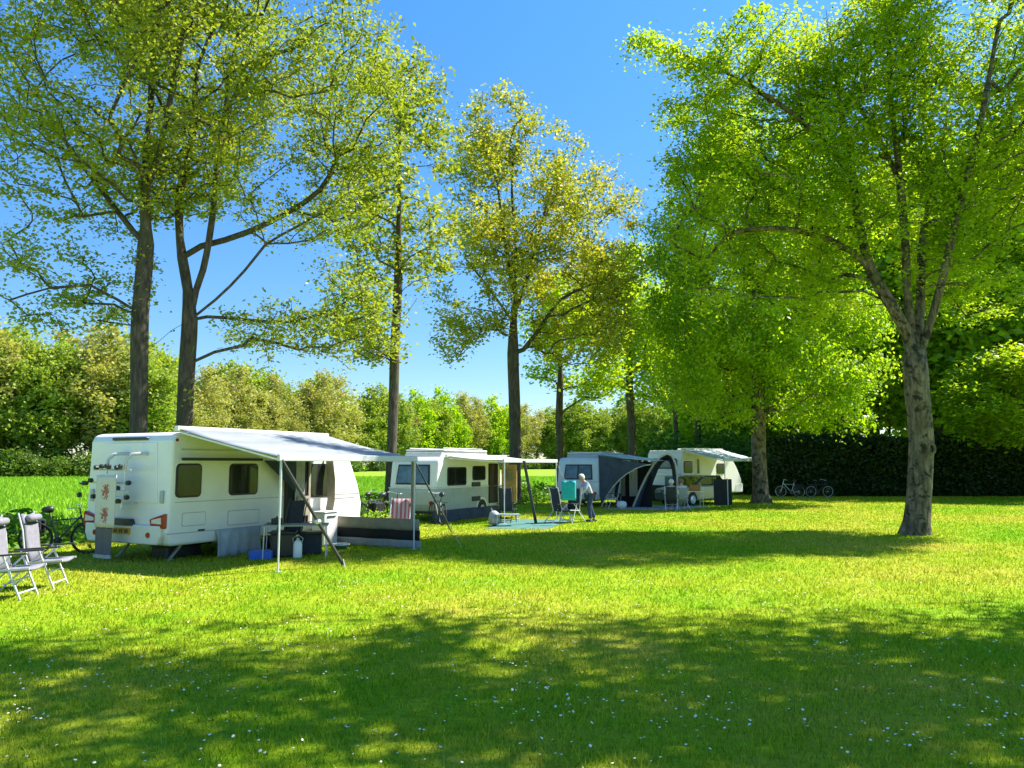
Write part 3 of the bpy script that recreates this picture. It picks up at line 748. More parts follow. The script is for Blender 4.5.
# trees behind the hedge at the right
GB = 'tall trees behind the hedge'
bA = proto('background_tree', 'tall bright green tree behind the dark hedge', GB, 20, 5.0, 211, 'leaf_lime', n=300, lv=60, ls=0.24, low=0.15)
bB = proto('background_tree', 'deep green tree with low branches behind the dark hedge', GB, 17, 5.2, 212, 'leaf_beech', n=280, lv=62, ls=0.24, low=0.05)
spots = [(bA, 800, 60, 1.0), (bA, 872, 57, 1.15), (bA, 940, 56, 1.3), (bA, 1000, 54, 1.3), (bA, 1070, 56, 1.3), (bB, 1150, 55, 1.2), (bB, 960, 68, 1.1), (bA, 850, 70, 1.1), (bA, 1030, 70, 1.15), (bB, 720, 72, 0.9), (bB, 765, 66, 0.8), (bA, 1180, 62, 1.1)]
seen = set()
for pr, px_, d, s in spots:
    o = copy_tree(pr) if pr.name in seen else pr
    seen.add(pr.name); p = W(px_, 464, d); o.location = (p.x, d, 0); o.scale = (s, s, s); o.rotation_euler = (0, 0, rg.uniform(0, 6))
# low dark-branched beech right edge overhanging the hedge
simple_tree('beech_tree', 'low beech with drooping branches hanging over the hedge at the right edge', 1065, 44, 13,
            [(-.5, 0, 6.2, 5.8, 4.0, 2.6), (-3.2, -0.5, 4.6, 3.6, 3, 1.5)], 380, 0.25, 221, 'leaf_beech', 'bark_oak', gap=0.02, leaves=48, lsize=0.15, crad=(0.9, 0.9, 0.4), mind=0.7, flat=0.75, step=0.8)
# dark bush between caravans 3 and 4
s1 = shrub_proto('shrub', 'dark green bush behind the roofs of the last two caravans', None, 2.8, 2.6, 'leaf_dark', 3800, 0.17, 8)
p = W(668, 464, 58); s1.location = (p.x, 58, 0); s1.scale = (1.2, 1, 1)
for i, (px_, d, s, lb) in enumerate(((715, 56, 1.15, 'dark green bush left of the hedge behind the farthest caravan'), (742, 53, 1.0, 'dark green bush at the left end of the hedge'))):
    o = copy_tree(s1); p = W(px_, 464, d); o.location = (p.x, d, 0); o.scale = (s, s, s*0.9); o['label'] = lb

# hedge
def hedge():
    x0 = W(762, 464, 49.5).x; x1 = 52.0; y0 = 48.6; y1 = 50.6; H = 3.55
    root = thing('hedge', 'long dark clipped hedge closing the right side of the lawn', 'hedge', ((x0+x1)/2, (y0+y1)/2, 0))
    cx = (x0+x1)/2; cy = (y0+y1)/2
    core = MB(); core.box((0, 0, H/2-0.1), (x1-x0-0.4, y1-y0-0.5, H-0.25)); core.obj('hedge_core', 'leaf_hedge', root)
    rng = np.random.default_rng(77); n = 60000
    X = rng.uniform(x0, x1, n)-cx; Z = rng.uniform(0.02, H, n); Y = np.full(n, y0-cy)+rng.normal(0, 0.12, n)+0.12*np.sin(X*1.3)
    k = n//4; Y[:k] = rng.uniform(y0, y1, k)-cy; Z[:k] = H+rng.normal(0, 0.12, k)+0.12*np.sin(X[:k]*0.8)+0.08*np.sin(X[:k]*2.3)
    C = np.stack([X, Y, Z], 1)
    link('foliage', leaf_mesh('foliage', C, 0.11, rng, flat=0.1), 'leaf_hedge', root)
hedge()

# weed strip along the row (nettles, cow parsley): stuff
def weeds():
    rng = np.random.default_rng(9); n = 46000
    T = rng.uniform(-14, 52, n); O = rng.normal(-0.7, 0.75, n)
    P = np.array(ROW0)[None, :]+T[:, None]*np.array(ROWD)[None, :]+O[:, None]*np.array((ROWD.y, -ROWD.x, 0))[None, :]
    hh = (0.55+0.3*np.sin(T*0.9)+0.25*np.sin(T*2.3+1))*np.exp(-((O+0.7)/1.2)**2)+0.12
    P[:, 2] = rng.uniform(0.02, 1, n)*np.maximum(hh, 0.08)*1.25
    k = P[:, 1] < 75
    o = link('undergrowth', leaf_mesh('undergrowth', P[k], 0.085, rng, flat=0.3, droop=-0.2), 'leaf_weed'); props(o, 'nettles and weeds growing along the row of oaks', 'undergrowth', kind='stuff')
weeds()
#@@PART2
# ================================================================== CARAVANS
def frame_at(corner, dr):
    u = Vector((dr[0], dr[1], 0)).normalized(); n = Vector((u.y, -u.x, 0)); c = Vector((corner[0], corner[1], 0))
    def tpx(px, out=0):             # distance along the side at which a pixel column meets it
        k = (px-512)/F; q = c+n*out
        return (k*q.y-q.x)/(u.x-k*u.y)
    def at(t, out=0, z=0): return c+u*t+n*out+Vector((0, 0, z))
    return u, n, tpx, at
def zpx(py, d): return EYE+(464-py)*d/F
def window(parent, x0, x1, z0, z1, ys, glass='dark_glass', name='window', curt=True, face='side', xs=0, r=0.07):
    """rounded caravan window: frame > pane, curtain. face 'side' lies on y=ys, 'end' on x=xs (then x0,x1 are y)"""
    fr = MB(); outer = rrect(x0-.03, x1+.03, z0-.03, z1+.03, r+.03)
    pn = MB(); inner = rrect(x0, x1, z0, z1, r)
    sg = -1 
    if face == 'side':
        fr.prism(outer, ys+0.01, ys-0.018); pn.prism(inner, ys-0.01, ys-0.032)
    else:
        fr.prism(outer, xs+0.01, xs-0.018, 'yz'); pn.prism(inner, xs-0.01, xs-0.032, 'yz')
    f = fr.obj(name, 'black_plastic', parent); pn.obj('pane', glass, f, bevel=0.008, seg=1)
    return f
def wheel(parent, x, y, r=0.31, wd=0.19):
    t = MB(); t.lathe([(r*.62, -wd/2), (r*.93, -wd/2), (r, -wd/2+.03), (r, wd/2-.03), (r*.93, wd/2), (r*.62, wd/2)], (x, y, r), 28, 'y')
    o = t.obj('wheel', 'rubber', parent, smooth=False)
    h = MB(); h.lathe([(0.02, -wd/2-.012), (r*.2, -wd/2-.02), (r*.55, -wd/2+.0), (r*.64, -wd/2-.014), (r*.64, wd/2+.01), (r*.2, wd/2+.01)], (x, y, r), 20, 'y'); h.obj('rim', 'alu', o)
    return o
def awning(parent, X0, X1, ys, zr, zo, out, mat='awning_cloth', pole=True, legs_z=0, skew=0.0):
    g = []; n = 14; m = 8
    for i in range(n+1):
        a = i/n; row_ = []
        for j in range(m+1):
            b_ = j/m; z = zr+(zo-zr)*b_-0.05*math.sin(PI*b_)*(0.7+0.3*math.sin(a*9)); row_.append((X0+(X1-X0)*a, ys-0.06-out*b_, z))
        g.append(row_)
    cl = MB().sheet(g).obj('awning', mat, parent, smooth=True, solid=0.012)
    MB().beam((X0-.05, ys-.05, zr+.0), (X1+.05, ys-.05, zr+.0), .12, .11).obj('cassette', 'white_paint', cl, bevel=.02)
    MB().beam((X0-.02, ys-.06-out, zo-.02), (X1+.02, ys-.06-out, zo-.02), .07, .13).obj('front_rail', 'white_metal', cl, bevel=.015)
    for x in (X0+.06, X1-.06):
        if pole:
            p_ = MB(); p_.tube([(x, ys-.06-out, zo-.05), (x, ys-.06-out, 1.0)], .024, 8); p_.tube([(x, ys-.06-out, 1.02), (x, ys-.06-out, .02)], .018, 8)
            p_.box((x, ys-.06-out, .012), (.12, .12, .02)); p_.obj('awning_pole', 'white_metal', cl)
        MB().beam((x, ys-.1, zr-.08), (x, ys-.06-out, zo-.07), .035, .035).obj('rafter', 'alu', cl)
    return cl

# ---- caravan 1 (nearest)
C1 = (-6.94, 15.9); u1, n1, t1, at1 = frame_at(C1, (.464, .886)); L1, w1 = 6.2, 2.62
RZ1 = math.atan2(.886, .464)
ctr = Vector((*C1, 0))+u1*(L1/2)-n1*(w1/2)
c1 = thing('caravan', 'largest white caravan nearest the camera, flowered towel on its rear rack', 'caravan', ctr, RZ1, 'touring caravans in a row')
hx = L1/2; ys = -w1/2
prof = [(0.10, .34), (0.0, .62), (0.02, 1.05), (0.05, 2.48), (0.12, 2.62), (0.3, 2.66), (4.9, 2.66), (5.25, 2.56), (5.65, 2.15), (6.02, 1.45), (6.18, .95), (6.15, .55), (6.0, .34)]
MB().prism([(x-hx, z) for x, z in prof], -w1/2, w1/2).obj('body', 'white_paint', c1, bevel=.07, seg=4, smooth=False)
def rx(z): return -hx+(0.02+0.021*(z-1.05) if z > 1.05 else 0.02-0.06*(1.05-z))
# rear moulded panel, bumper, vent, lights
MB().add([(rx(z)-.02, y, z) for y, z in ((-.86, 2.45), (.86, 2.45), (.98, 1.2), (-.98, 1.2))]+[(rx(z)+.05, y, z) for y, z in ((-.86, 2.45), (.86, 2.45), (.98, 1.2), (-.98, 1.2))],
         [(0, 1, 2, 3), (7, 6, 5, 4), (0, 4, 5, 1), (1, 5, 6, 2), (2, 6, 7, 3), (3, 7, 4, 0)]).obj('rear_panel', 'grey_white' if 'grey_white' in M else 'pale_blue_rear' if 'pale_blue_rear' in M else 'white_paint', c1, bevel=.015)
MB().prism(rrect(-.55, .55, 2.50, 2.56, .02), rx(2.53)-.03, rx(2.53)+.03, 'yz').obj('brake_light', 'black_plastic', c1)
MB().prism([(-1.19, .76), (1.19, .76), (1.19, .55), (1.1, .37), (-1.1, .37), (-1.19, .55)], -hx-.07, -hx+.1, 'yz').obj('bumper', 'cream_paint', c1, bevel=.03)
MB().prism([(-.30, .87), (.36, .87), (.30, .73), (-.36, .73)], -hx-.085, -hx+.0, 'yz').obj('number_plate_light', 'dark_metal', c1, bevel=.01)
pl = MB().prism(rrect(-.30, .26, .56, .68, .012), -hx-.09, -hx-.068, 'yz').obj('number_plate', 'plate_yellow', c1)
for y in (-.25, -.19, -.08, -.02, .09, .15): MB().box((-hx-.0925, y+.03, .62), (.004, .035, .07)).obj('plate_mark', 'plate_ink', pl)
for s in (-1, 1):
    tl = MB().prism([(s*.84, .88), (s*1.27, 1.0), (s*1.28, .70), (s*.88, .71)][::s], -hx-.06, -hx+.1, 'yz').obj('tail_light', 'red_lens', c1, bevel=.02)
    MB().prism([(s*.92, .87), (s*1.2, .92), (s*1.21, .79), (s*.92, .80)][::s], -hx-.068, -hx-.05, 'yz').obj('lens', 'white_lens', tl)
    MB().lathe([(.0, -.09), (.055, -.088), (.06, -.06), (.06, -.0)], (-hx, s*.84, .56), 16, 'x').obj('rear_reflector', 'red_lens', c1)
MB().prism(rrect(-1.16, -1.06, 1.2, 1.46, .03), rx(1.3)-.035, rx(1.6)+.02, 'yz').obj('grab_handle', 'grey_paint', c1)
MB().prism(rrect(1.06, 1.16, 1.2, 1.46, .03), rx(1.3)-.035, rx(1.6)+.02, 'yz').obj('grab_handle', 'grey_paint', c1)
# bike rack
rk = thing('x', 'x', 'x'); bpy.data.objects.remove(rk)
br = MB()
for y in (.20, -.38):
    y2 = y
    br.tube([(rx(2.18)+.02, y2-.22, 2.2), (rx(2.2)-.10, y2-.20, 2.22), (rx(2.2)-.26, y2-.05, 2.2), (rx(2.1)-.33, y2+.02, 2.08), (rx(2)-.34, y2+.03, 1.9)], .035, 10)
rack = br.obj('bike_rack', 'white_metal', c1, smooth=True)
b2 = MB()
for y in (.22, -.36): b2.tube([(rx(2)-.33, y, 1.92), (-hx-.36, y, 1.1)], .018, 8)
b2.tube([(-hx-.34, -.42, 1.62), (-hx-.34, .66, 1.62)], .016, 8); b2.tube([(-hx-.34, -.6, 1.88), (-hx-.34, .6, 1.88)], .016, 8)
for z in (1.42, 1.30): b2.tube([(-hx-.30, -.5, z), (-hx-.45, -.30, z+.04), (-hx-.36, .1, z)], .02, 8)
b2.tube([(rx(1.2), -.36, 1.2), (-hx-.36, -.36, 1.12)], .018, 8); b2.tube([(rx(1.2), .22, 1.2), (-hx-.36, .22, 1.12)], .018, 8)
b2.obj('rack_frame', 'alu', rack)
rgk = random.Random(4)
for (y, z) in ((.40, 1.93), (.27, 1.95), (.05, 1.96), (-.02, 1.94), (-.2, 1.93), (-.36, 1.94), (-.62, 1.62), (.62, 1.66), (-.6, 1.33), (.78, 1.60), (.5, 1.33), (-.35, 1.25), (-.28, 1.5), (.84, 1.6), (.9, 1.35)):
    MB().lathe([(.01, -.05), (.045, -.04), (.05, .03), (.02, .06)], (-hx-.40+rgk.uniform(-.03, .03), y, z), 8, rgk.choice('xyz')).obj('clamp_knob', 'black_plastic', rack)
MB().tube([(-hx-.4, .95, 1.60), (-hx-.42, .8, 1.58), (-hx-.4, .6, 1.66)], .018, 6).obj('clamp_arm', 'black_plastic', rack)
MB().beam((-hx-.40, -.12, 1.62), (-hx-.38, -.16, 1.0), .09, .02, (1, 0, 0)).obj('rack_strap', 'navy_cloth', rack)
# windows and door side
for a, b_ in ((178, 203), (231, 259)):
    f = window(c1, t1(a)-hx+.03, t1(b_)-hx-.02, 1.34, 1.98, ys)
f = window(c1, t1(312)-hx, t1(333)-hx, 1.2, 1.98, ys)
d0, d1_ = t1(288)-hx, t1(309)-hx
dr = MB().prism(rrect(d0, d1_, .55, 2.28, .06), ys+.01, ys-.015).obj('doorway', 'black_cloth', c1)  # flat black panel paints the dark inside of the open door
g = [[(d0+.25+.33*i/10, ys-.05-.02*math.sin(i*2.2), z) for z in (.75, 1.3, 2.2)] for i in range(11)]
MB().sheet(g).obj('door_curtain', 'pale_cloth', dr, smooth=True)
MB().prism(rrect(d0+.3, d0+.72, .75, 1.22, .02), ys-.06, ys-.1).obj('door_bin', 'beige_cloth', dr)
MB().prism(rrect(d0-.06, d0-.0, .55, 2.28, .02), ys+.01, ys-.05).obj('door_frame', 'curtain_brown', dr)
MB().prism(rrect(d1_, d1_+.07, .55, 2.28, .02), ys+.01, ys-.05).obj('door_frame', 'beige_cloth', dr)
# service hatches and trims on the side (thin seams)
def seam(parent, x0, x1, z0, z1, y, name='service_hatch', mat='white_paint'):
    o = MB().prism(rrect(x0, x1, z0, z1, .04), y+.005, y-.004).obj(name, 'seam', parent)
    MB().prism(rrect(x0+.012, x1-.012, z0+.012, z1-.012, .035), y-.001, y-.008).obj('hatch_door', mat, o)
seam(c1, -hx+.35, -hx+.95, .72, 1.0, ys); seam(c1, t1(231)-hx, t1(262)-hx, .66, .98, ys)
MB().box((-hx+.85, ys-.01, .62), (.16, .02, .035)).obj('side_marker', 'black_plastic', c1)
MB().box((hx-.1-.7, ys-.006, 1.12), (5.6*0+.9, .006, .012)).obj('side_trim', 'seam', c1)
MB().prism(rrect(-hx+.12, -hx+.17, 2.46, 2.52, .02), ys+.005, ys-.03).obj('marker_lamp', 'red_lens', c1)
MB().prism([(x-hx, z) for x, z in ((.0, .60), (5.9, .60), (5.9, .585), (0, .585))], ys+.003, ys-.008).obj('side_trim', 'seam', c1)
# front window on the nose
MB().add([(hx-.50+.035*0, y, 2.08) for y in (-.9, .9)]+[(hx-.12, y, 1.36) for y in (.95, -.95)], [(0, 1, 2, 3)]).obj('front_window', 'dark_glass', c1, solid=.05)
for x in (3.15,): 
    for s in (-1, 1): wheel(c1, x-hx, s*(w1/2-.16))
ch = MB(); ch.box((0, 0, .38), (5.4, 1.2, .10)); ch.beam((hx-.2, -.35, .42), (hx+1.2, 0, .45), .06, .1); ch.beam((hx-.2, .35, .42), (hx+1.2, 0, .45), .06, .1); ch.box((0, 0, .32), (.1, 2.0, .08)); ch.obj('chassis', 'dark_metal', c1)
for s in (-1, 1):
    MB().beam((-hx+.9, s*.8, .42), (-hx+.5, s*.8, .02), .05, .04).box((-hx+.5, s*.8, .012), (.16, .12, .02)).obj('corner_steady', 'alu', c1)
    MB().beam((hx-1.0, s*.8, .42), (hx-.7, s*.8, .02), .05, .04).box((hx-.7, s*.8, .012), (.16, .12, .02)).obj('corner_steady', 'alu', c1)
MB().box((-.5, .1, 2.70), (.75, .5, .1)).box((1.6, .2, 2.69), (.4, .4, .08)).obj('roof_hatch', 'cream_paint', c1, bevel=.03)
uc = thing('storage_box', 'dark storage box pushed under the rear of the nearest caravan', 'box', at1(1.0, -.9), RZ1); MB().box((0, 0, .13), (.9, .5, .24)).obj('tub', 'dark_metal', uc, bevel=.03); MB().box((0, 0, .26), (.92, .52, .03)).obj('lid', 'black_plastic', uc)
g = []
for i in range(17):
    x = t1(219, .0)-hx+(t1(262)-t1(219))*i/16+.0
    g.append([(x, ys-.03-.10*k_/4-.03*math.sin(i*1.7+k_), .60-.59*k_/4) for k_ in range(5)])
MB().sheet(g).obj('wheel_skirt', 'skirt_cloth', c1, smooth=True, solid=.006)
# awning
aw = awning(c1, .12-hx, 4.62-hx, ys, 2.72, 2.14, 2.78)
g = [[(t1(262)-hx+.9*i/6, ys-.10-.15*i/6, 2.08-.75*(k/5)*(i/6)) for k in range(6)] for i in range(7)]
MB().sheet(g).obj('tied_side_panel', 'navy_cloth', aw, solid=.006)
MB().beam((.2-hx, ys-.12, 2.10), (2.4-hx, ys-.12, 2.10), .03, .06).obj('awning_dark_band', 'strap', aw)  # dark strip along the wall below the cassette
# storm strap from the corner pole to the peg
pa = at1(.16+.02, 2.85, 2.08); pb = G(343, 566); pb.z = 0.03
inv = Matrix.Translation(ctr) @ Matrix.Rotation(RZ1, 4, 'Z'); inv.invert()
st = MB().beam(inv @ pa, inv @ pb, .065, .03, (1, 0, 0)).obj('storm_strap', 'strap', aw)
MB().lathe([(.01, -.05), (.05, -.04), (.05, .04), (.01, .05)], inv @ (pa*.42+pb*.58), 8, 'x').obj('strap_buckle', 'alu', st)
MB().tube([inv @ (pb+Vector((0, 0, .1))), inv @ (pb+Vector((.1, -.25, -.05)))], .012, 6).obj('ground_peg', 'alu', st)
# windbreak across the far end of the awning
def local(th): return th
wb = thing('windbreak', 'low beige and black windbreak at the far end of the first awning', 'windbreak', at1(4.66, 1.35), RZ1)
def wpanel(name, z0, z1, mat, x=0, y0=-1.5, y1=1.38, bulge=.03):
    g = [[(x+bulge*math.sin(i*.9+z*3), y0+(y1-y0)*i/24, z) for z in np.linspace(z0, z1, 4)] for i in range(25)]
    return MB().sheet(g).obj(name, mat, wb, smooth=True, solid=.01)
wpanel('lower_panel', .0, .2, 'grey_cloth', -.02, -1.62); wpanel('middle_panel', .2, .43, 'black_cloth', -.01, -1.58); wpanel('upper_panel', .43, .70, 'beige_cloth', 0, -1.55)
def strip(pts, wd, mat, name):
    L_ = [(0, y-wd/2, z) for y, z in pts]; R_ = [(0, y+wd/2, z) for y, z in pts]
    return MB().sheet([L_, R_]).obj(name, mat, wb, solid=.01)
strip([(1.20, .7), (1.12, 1.1), (1.12, 1.6), (1.22, 2.2)], .24, 'beige_cloth', 'frame_strip')
strip([(-1.38, .7), (-1.38, 1.4), (-1.38, 2.12)], .12, 'beige_cloth', 'frame_strip')
for y in (-.9, -.45, .1): MB().tube([(0, y, .7), (0, y+.02, 2.15)], .004, 4).obj('window_seam', 'pale_cloth', wb)

# towel and bag on the rack
def hang(name, label, cat, yl, z0, z1, x, wd, mat, rip=.03, group=None):
    zc = (z0+z1)/2; root = c1
    g = [[(rip*math.sin(i*1.1+z*.6), -wd/2+wd*i/14, z-zc) for z in np.linspace(z0, z1, 12)] for i in range(15)]
    o = MB().sheet(g).obj(name, mat, None, smooth=True, solid=.012)
    p_ = Matrix.Translation(ctr) @ Matrix.Rotation(RZ1, 4, 'Z') @ Vector((x, yl, zc)); o.location = p_; o.rotation_euler = (0, 0, RZ1)
    return props(o, label, cat, group)
hang('towel', 'cream towel with two rust red flower motifs hanging from the bike rack', 'towel', -.02, .72, 1.78, -hx-.47, .60, 'floral_towel', .012)
bag = hang('laundry_bag', 'grey mesh bag with a pale hem hanging below the floral towel', 'bag', .06, .13, .71, -hx-.42, .50, 'mesh_grey', .02)
hm = MB().box((0, 0, -.29), (.05, .5, .07)); o = hm.obj('hem', 'pale_cloth', bag)

# ---- caravan 2 (grey skirted vintage)
C2 = (-2.63, 27.0); u2, n2, t2, at2 = frame_at(C2, (.464, .886)); L2, w2 = 5.0, 1.98
def vintage(C, dr, Lx, wx, label, lower, upper, glass, zt=2.25, pop=.27, zl=1.16):
    u, n, t, at = frame_at(C, dr); rz = math.atan2(dr[1], dr[0]); ctr = Vector((*C, 0))+u*(Lx/2)-n*(wx/2)
    c = thing('caravan', label, 'caravan', ctr, rz, 'touring caravans in a row'); h = Lx/2; y = -wx/2
    MB().prism([(x-h, z) for x, z in ((.14, .36), (.02, .6), (0, 1.0), (.03, zl), (Lx-.06, zl), (Lx, .9), (Lx-.1, .36))], -wx/2-.01, wx/2+.01).obj('body', lower, c, bevel=.05, seg=3)
    MB().prism([(x-h, z) for x, z in ((.045, zl+.002), (.17, zt-.18), (.32, zt-.03), (.55, zt), (Lx-.9, zt), (Lx-.5, zt-.12), (Lx-.12, zl+.3), (Lx-.07, zl+.002))], -wx/2, wx/2).obj('upper_body', upper, c, bevel=.07, seg=4)
    MB().box((0, 0, zl), (Lx-.03, wx+.05, .035)).obj('belt_trim', upper, c, bevel=.01)
    if pop:
        p_ = MB().prism([(x-h, z) for x, z in ((.6, zt), (.75, zt+pop-.08), (Lx-1.1, zt+pop-.05), (Lx-.9, zt))], -wx*.40, wx*.40).obj('pop_up_roof', 'grey_paint', c, bevel=.03)
        MB().box((-.15, 0, zt+pop-.03), (Lx-1.9, wx*.84, .06)).obj('roof_lid', 'white_paint', p_, bevel=.025)
        for s in (-1, 1): MB().tube([(-h+.9, s*wx*.36, zt+pop+.05), (h-1.3, s*wx*.36, zt+pop+.05)], .015, 6).obj('roof_rail', 'alu', p_)
    # rear window in two lights
    fx = -h+.10
    fr = MB().add([(-h+.045+.125*(z-zl)/(zt-.18-zl)-.012, yy, z) for yy, z in ((-.72, 1.28), (.72, 1.28), (.66, 1.98), (-.66, 1.98))], [(0, 1, 2, 3)]).obj('rear_window', 'black_plastic', c, solid=.03)
    for s in (-1, 1):
        MB().add([(-h+.045+.125*(z-zl)/(zt-.18-zl)-.035, s*yy, z) for yy, z in ((.04, 1.34), (.66, 1.34), (.60, 1.92), (.04, 1.92))], [(0, 1, 2, 3)]).obj('pane', glass, fr, solid=.02)
    for s in (-1, 1):
        MB().lathe([(0, -.04), (.06, -.038), (.07, -.0), (.07, .03)], (-h+.0, s*(wx/2-.18), .66), 14, 'x').obj('tail_light', 'red_lens', c)
    ch = MB(); ch.box((0, 0, .31), (Lx-.7, 1.0, .1)); ch.beam((h-.2, -.3, .36), (h+1.1, 0, .42), .06, .09); ch.beam((h-.2, .3, .36), (h+1.1, 0, .42), .06, .09); ch.obj('chassis', 'dark_metal', c)
    return c, ctr, rz, h, y
c2, ctr2, rz2, h2, y2 = vintage(C2, (.464, .886), L2, w2, 'white over grey compact caravan with pop-up roof, second in the row', 'grey_paint', 'white_paint', 'blue_glass')
window(c2, t2(448)-h2, t2(466)-h2, 1.26, 1.86, y2); window(c2, t2(473)-h2, t2(485)-h2, 1.42, 1.90, y2)
for z0 in (1.16, .63): MB().prism(rrect(t2(472)-h2, t2(480)-h2, z0, z0+.17, .02), y2+.01, y2-.035).obj('vent_grille', 'dark_metal', c2)
seam(c2, t2(450)-h2, t2(466)-h2, .55, .95, y2-.011, mat='grey_paint')
xw = t2(482)-h2; a_ = MB().prism([(xw+.42*math.cos(k*PI/12), .36+.40*math.sin(k*PI/12)) for k in range(13)], y2+.0, y2-.02).obj('wheel_arch', 'white_paint', c2)
MB().prism([(xw+.34*math.cos(k*PI/12), .36+.32*math.sin(k*PI/12)) for k in range(13)], y2-.01, y2-.025).obj('arch_recess', 'black_plastic', a_)
wheel(c2, xw, y2+.06, .29); wheel(c2, xw, -y2-.08, .29)
dw = MB().prism(rrect(t2(488.5)-h2, t2(497.5)-h2, .5, 2.02, .05), y2+.01, y2-.025).obj('doorway', 'black_cloth', c2)  # black panel stands in for the shaded interior of the door opening
MB().sheet([[(t2(488.5)-h2+.04+.35*i/8, y2-.04-.02*math.sin(i*2), z) for z in (.55, 1.2, 1.98)] for i in range(9)]).obj('door_curtain', 'curtain_brown', dw, smooth=True)
od = MB().prism(rrect(y2-.72, y2-.04, .52, 1.98, .05), h2-.32, h2-.27, 'yz').obj('open_door', 'tan_panel', c2, bevel=.01)
MB().prism(rrect(y2-.56, y2-.2, 1.35, 1.8, .04), h2-.33, h2-.315, 'yz').obj('door_window', 'beige_cloth', od)
awning(c2, t2(446)-h2, t2(446)-h2+4.35, y2, 2.28, 2.13, 2.25, 'pale_cloth')
pp = at2(t2(446), 2.3); A2 = [o for o in c2.children if o.name.startswith('awning')][0]
iv2 = Matrix.Translation(ctr2) @ Matrix.Rotation(rz2, 4, 'Z'); iv2.invert()
def strap(pa, pb, iv, par, wd=.07): MB().beam(iv @ pa, iv @ pb, wd, .03, (1, 0, 0)).obj('storm_strap', 'strap', par)
a2 = W(524, 461, 25.3); b2_ = G(536, 523.5); strap(a2, b2_, iv2, A2, .1)
sk = MB().sheet([[(t2(430+66*i/16)-h2, y2-.05-.05*math.sin(i*1.6)-.06*k, .40-.38*k/3) for k in range(4)] for i in range(17)])
sk.obj('skirt_shade_sheet', 'navy_cloth', c2, smooth=True)  # navy cloth skirt along the caravan's lower side
# stray line from awning 1 far corner
pA_ = at1(4.5, 2.85, 2.1); pB_ = G(452, 533); MB().beam(inv @ pA_, inv @ pB_, .045, .02, (1, 0, 0)).obj('storm_strap', 'strap', aw)

MB().tube([inv @ at1(4.55, 2.85, 2.08), inv @ at1(5.3, 3.7, .02)], .006, 5).obj('guy_rope', 'pale_cloth', aw)
MB().tube([iv2 @ at2(t2(446)+4.3, 2.3, 2.08), iv2 @ at2(t2(446)+4.8, 3.2, .02)], .007, 5).obj('guy_rope', 'pale_cloth', A2)
MB().box((-.05, ys-.012, 2.30), (5.6, .012, .03)).obj('awning_rail', 'alu', c1)
MB().box((0, -w1/2-.004, 1.22), (5.9, .006, .012)).obj('panel_seam', 'seam', c1)
# ---- caravan 3
C3 = (3.97, 36.0); u3, n3, t3, at3 = frame_at(C3, (.464, .886))
c3, ctr3, rz3, h3, y3 = vintage(C3, (.464, .886), 5.0, 2.08, 'pale blue vintage caravan third in the row with a dark awning tent on its side', 'pale_blue_paint', 'pale_blue_paint', 'blue_glass', 2.3, .25)
for s in (-1, 1): wheel(c3, .4, s*(y3+.06)*-1, .29)
window(c3, .2-h3+.6, 1.4-h3+.6, 1.3, 1.85, y3)
tn = thing('awning_tent', 'navy awning tent with silver roof and arched openings attached to the third caravan', 'tent', at3(2.0, 1.25), rz3)
def T(t, out, z): return (t-2.0, -(out-1.25), z)
g = [[T(-.05+4.2*i/12, .02+2.55*j/8, 2.46-.30*j/8-.05*math.sin(PI*j/8)+.03*math.sin(i*2.1)*math.sin(PI*j/8)) for j in range(9)] for i in range(13)]
MB().sheet(g).obj('roof', 'awning_blue', tn, smooth=True, solid=.012)
cv = [(.10, 0), (.22, .25), (.42, .6), (.68, .95), (1.0, 1.28), (1.35, 1.55), (1.75, 1.78), (2.15, 1.93), (2.5, 1.98)]
L_ = [T(0, o_, z) for o_, z in cv]; R_ = [T(0, .02+2.5*i/8, 2.44-.29*i/8) for i in range(9)]; R_[0] = T(0, -.0, 2.2)
L0 = [T(0, .0, z) for z in (0, .5, 1., 1.5, 2.0)]
MB().sheet([[T(0, o_, z), T(0, o_*(.4), z+(2.40-z)*.5), T(0, o_*.9*(i/8)+0.0, 2.43-.27*(o_/2.5))] for i, (o_, z) in enumerate(cv)]).obj('end_wall', 'navy_cloth', tn, solid=.01)
MB().tube([T(-.02, o_, z) for o_, z in cv], .025, 6).obj('arch_pole', 'pale_cloth', tn)
MB().sheet([[T(1.6, .5+1.5*i/10, z) for z in (.0, 1, 2.1)] for i in range(11)]).obj('inner_wall', 'black_cloth', tn)
for o0, o1, m_ in ((.55, .75, 'beige_cloth'), (.95, 1.35, 'pale_cloth')):
    MB().sheet([[T(1.5+.03*math.sin(i*2), o0+(o1-o0)*i/6, z) for z in (.5, 1.2, 2.0)] for i in range(7)]).obj('inner_curtain', m_, tn, smooth=True)
arch = [(633, 507), (639, 492), (646, 477), (653, 465), (660, 457), (667, 453.5), (672, 456), (675.5, 464), (677, 475), (677.5, 490), (677.5, 506)]
iv3 = Matrix.Translation(at3(2.0, 1.25)) @ Matrix.Rotation(rz3, 4, 'Z'); iv3.invert()
A0 = [W(a, b, 36.2) for a, b in arch]
MB().tube([iv3 @ p for p in A0], .05, 6).obj('arch_pole', 'pale_cloth', tn)
A1 = [Vector((7.25+(p.x-7.0)*.62, 37.3, max(0, p.z*.88))) for p in A0]
A0b = [p+Vector((0, .04, 0)) for p in A0]
MB().sheet([[iv3 @ p for p in A0b[:10]], [iv3 @ (p*.5+q_*.5) for p, q_ in zip(A0b, A1)][:10], [iv3 @ p for p in A1[:10]]]).obj('porch_hood', 'navy_cloth', tn, smooth=True)
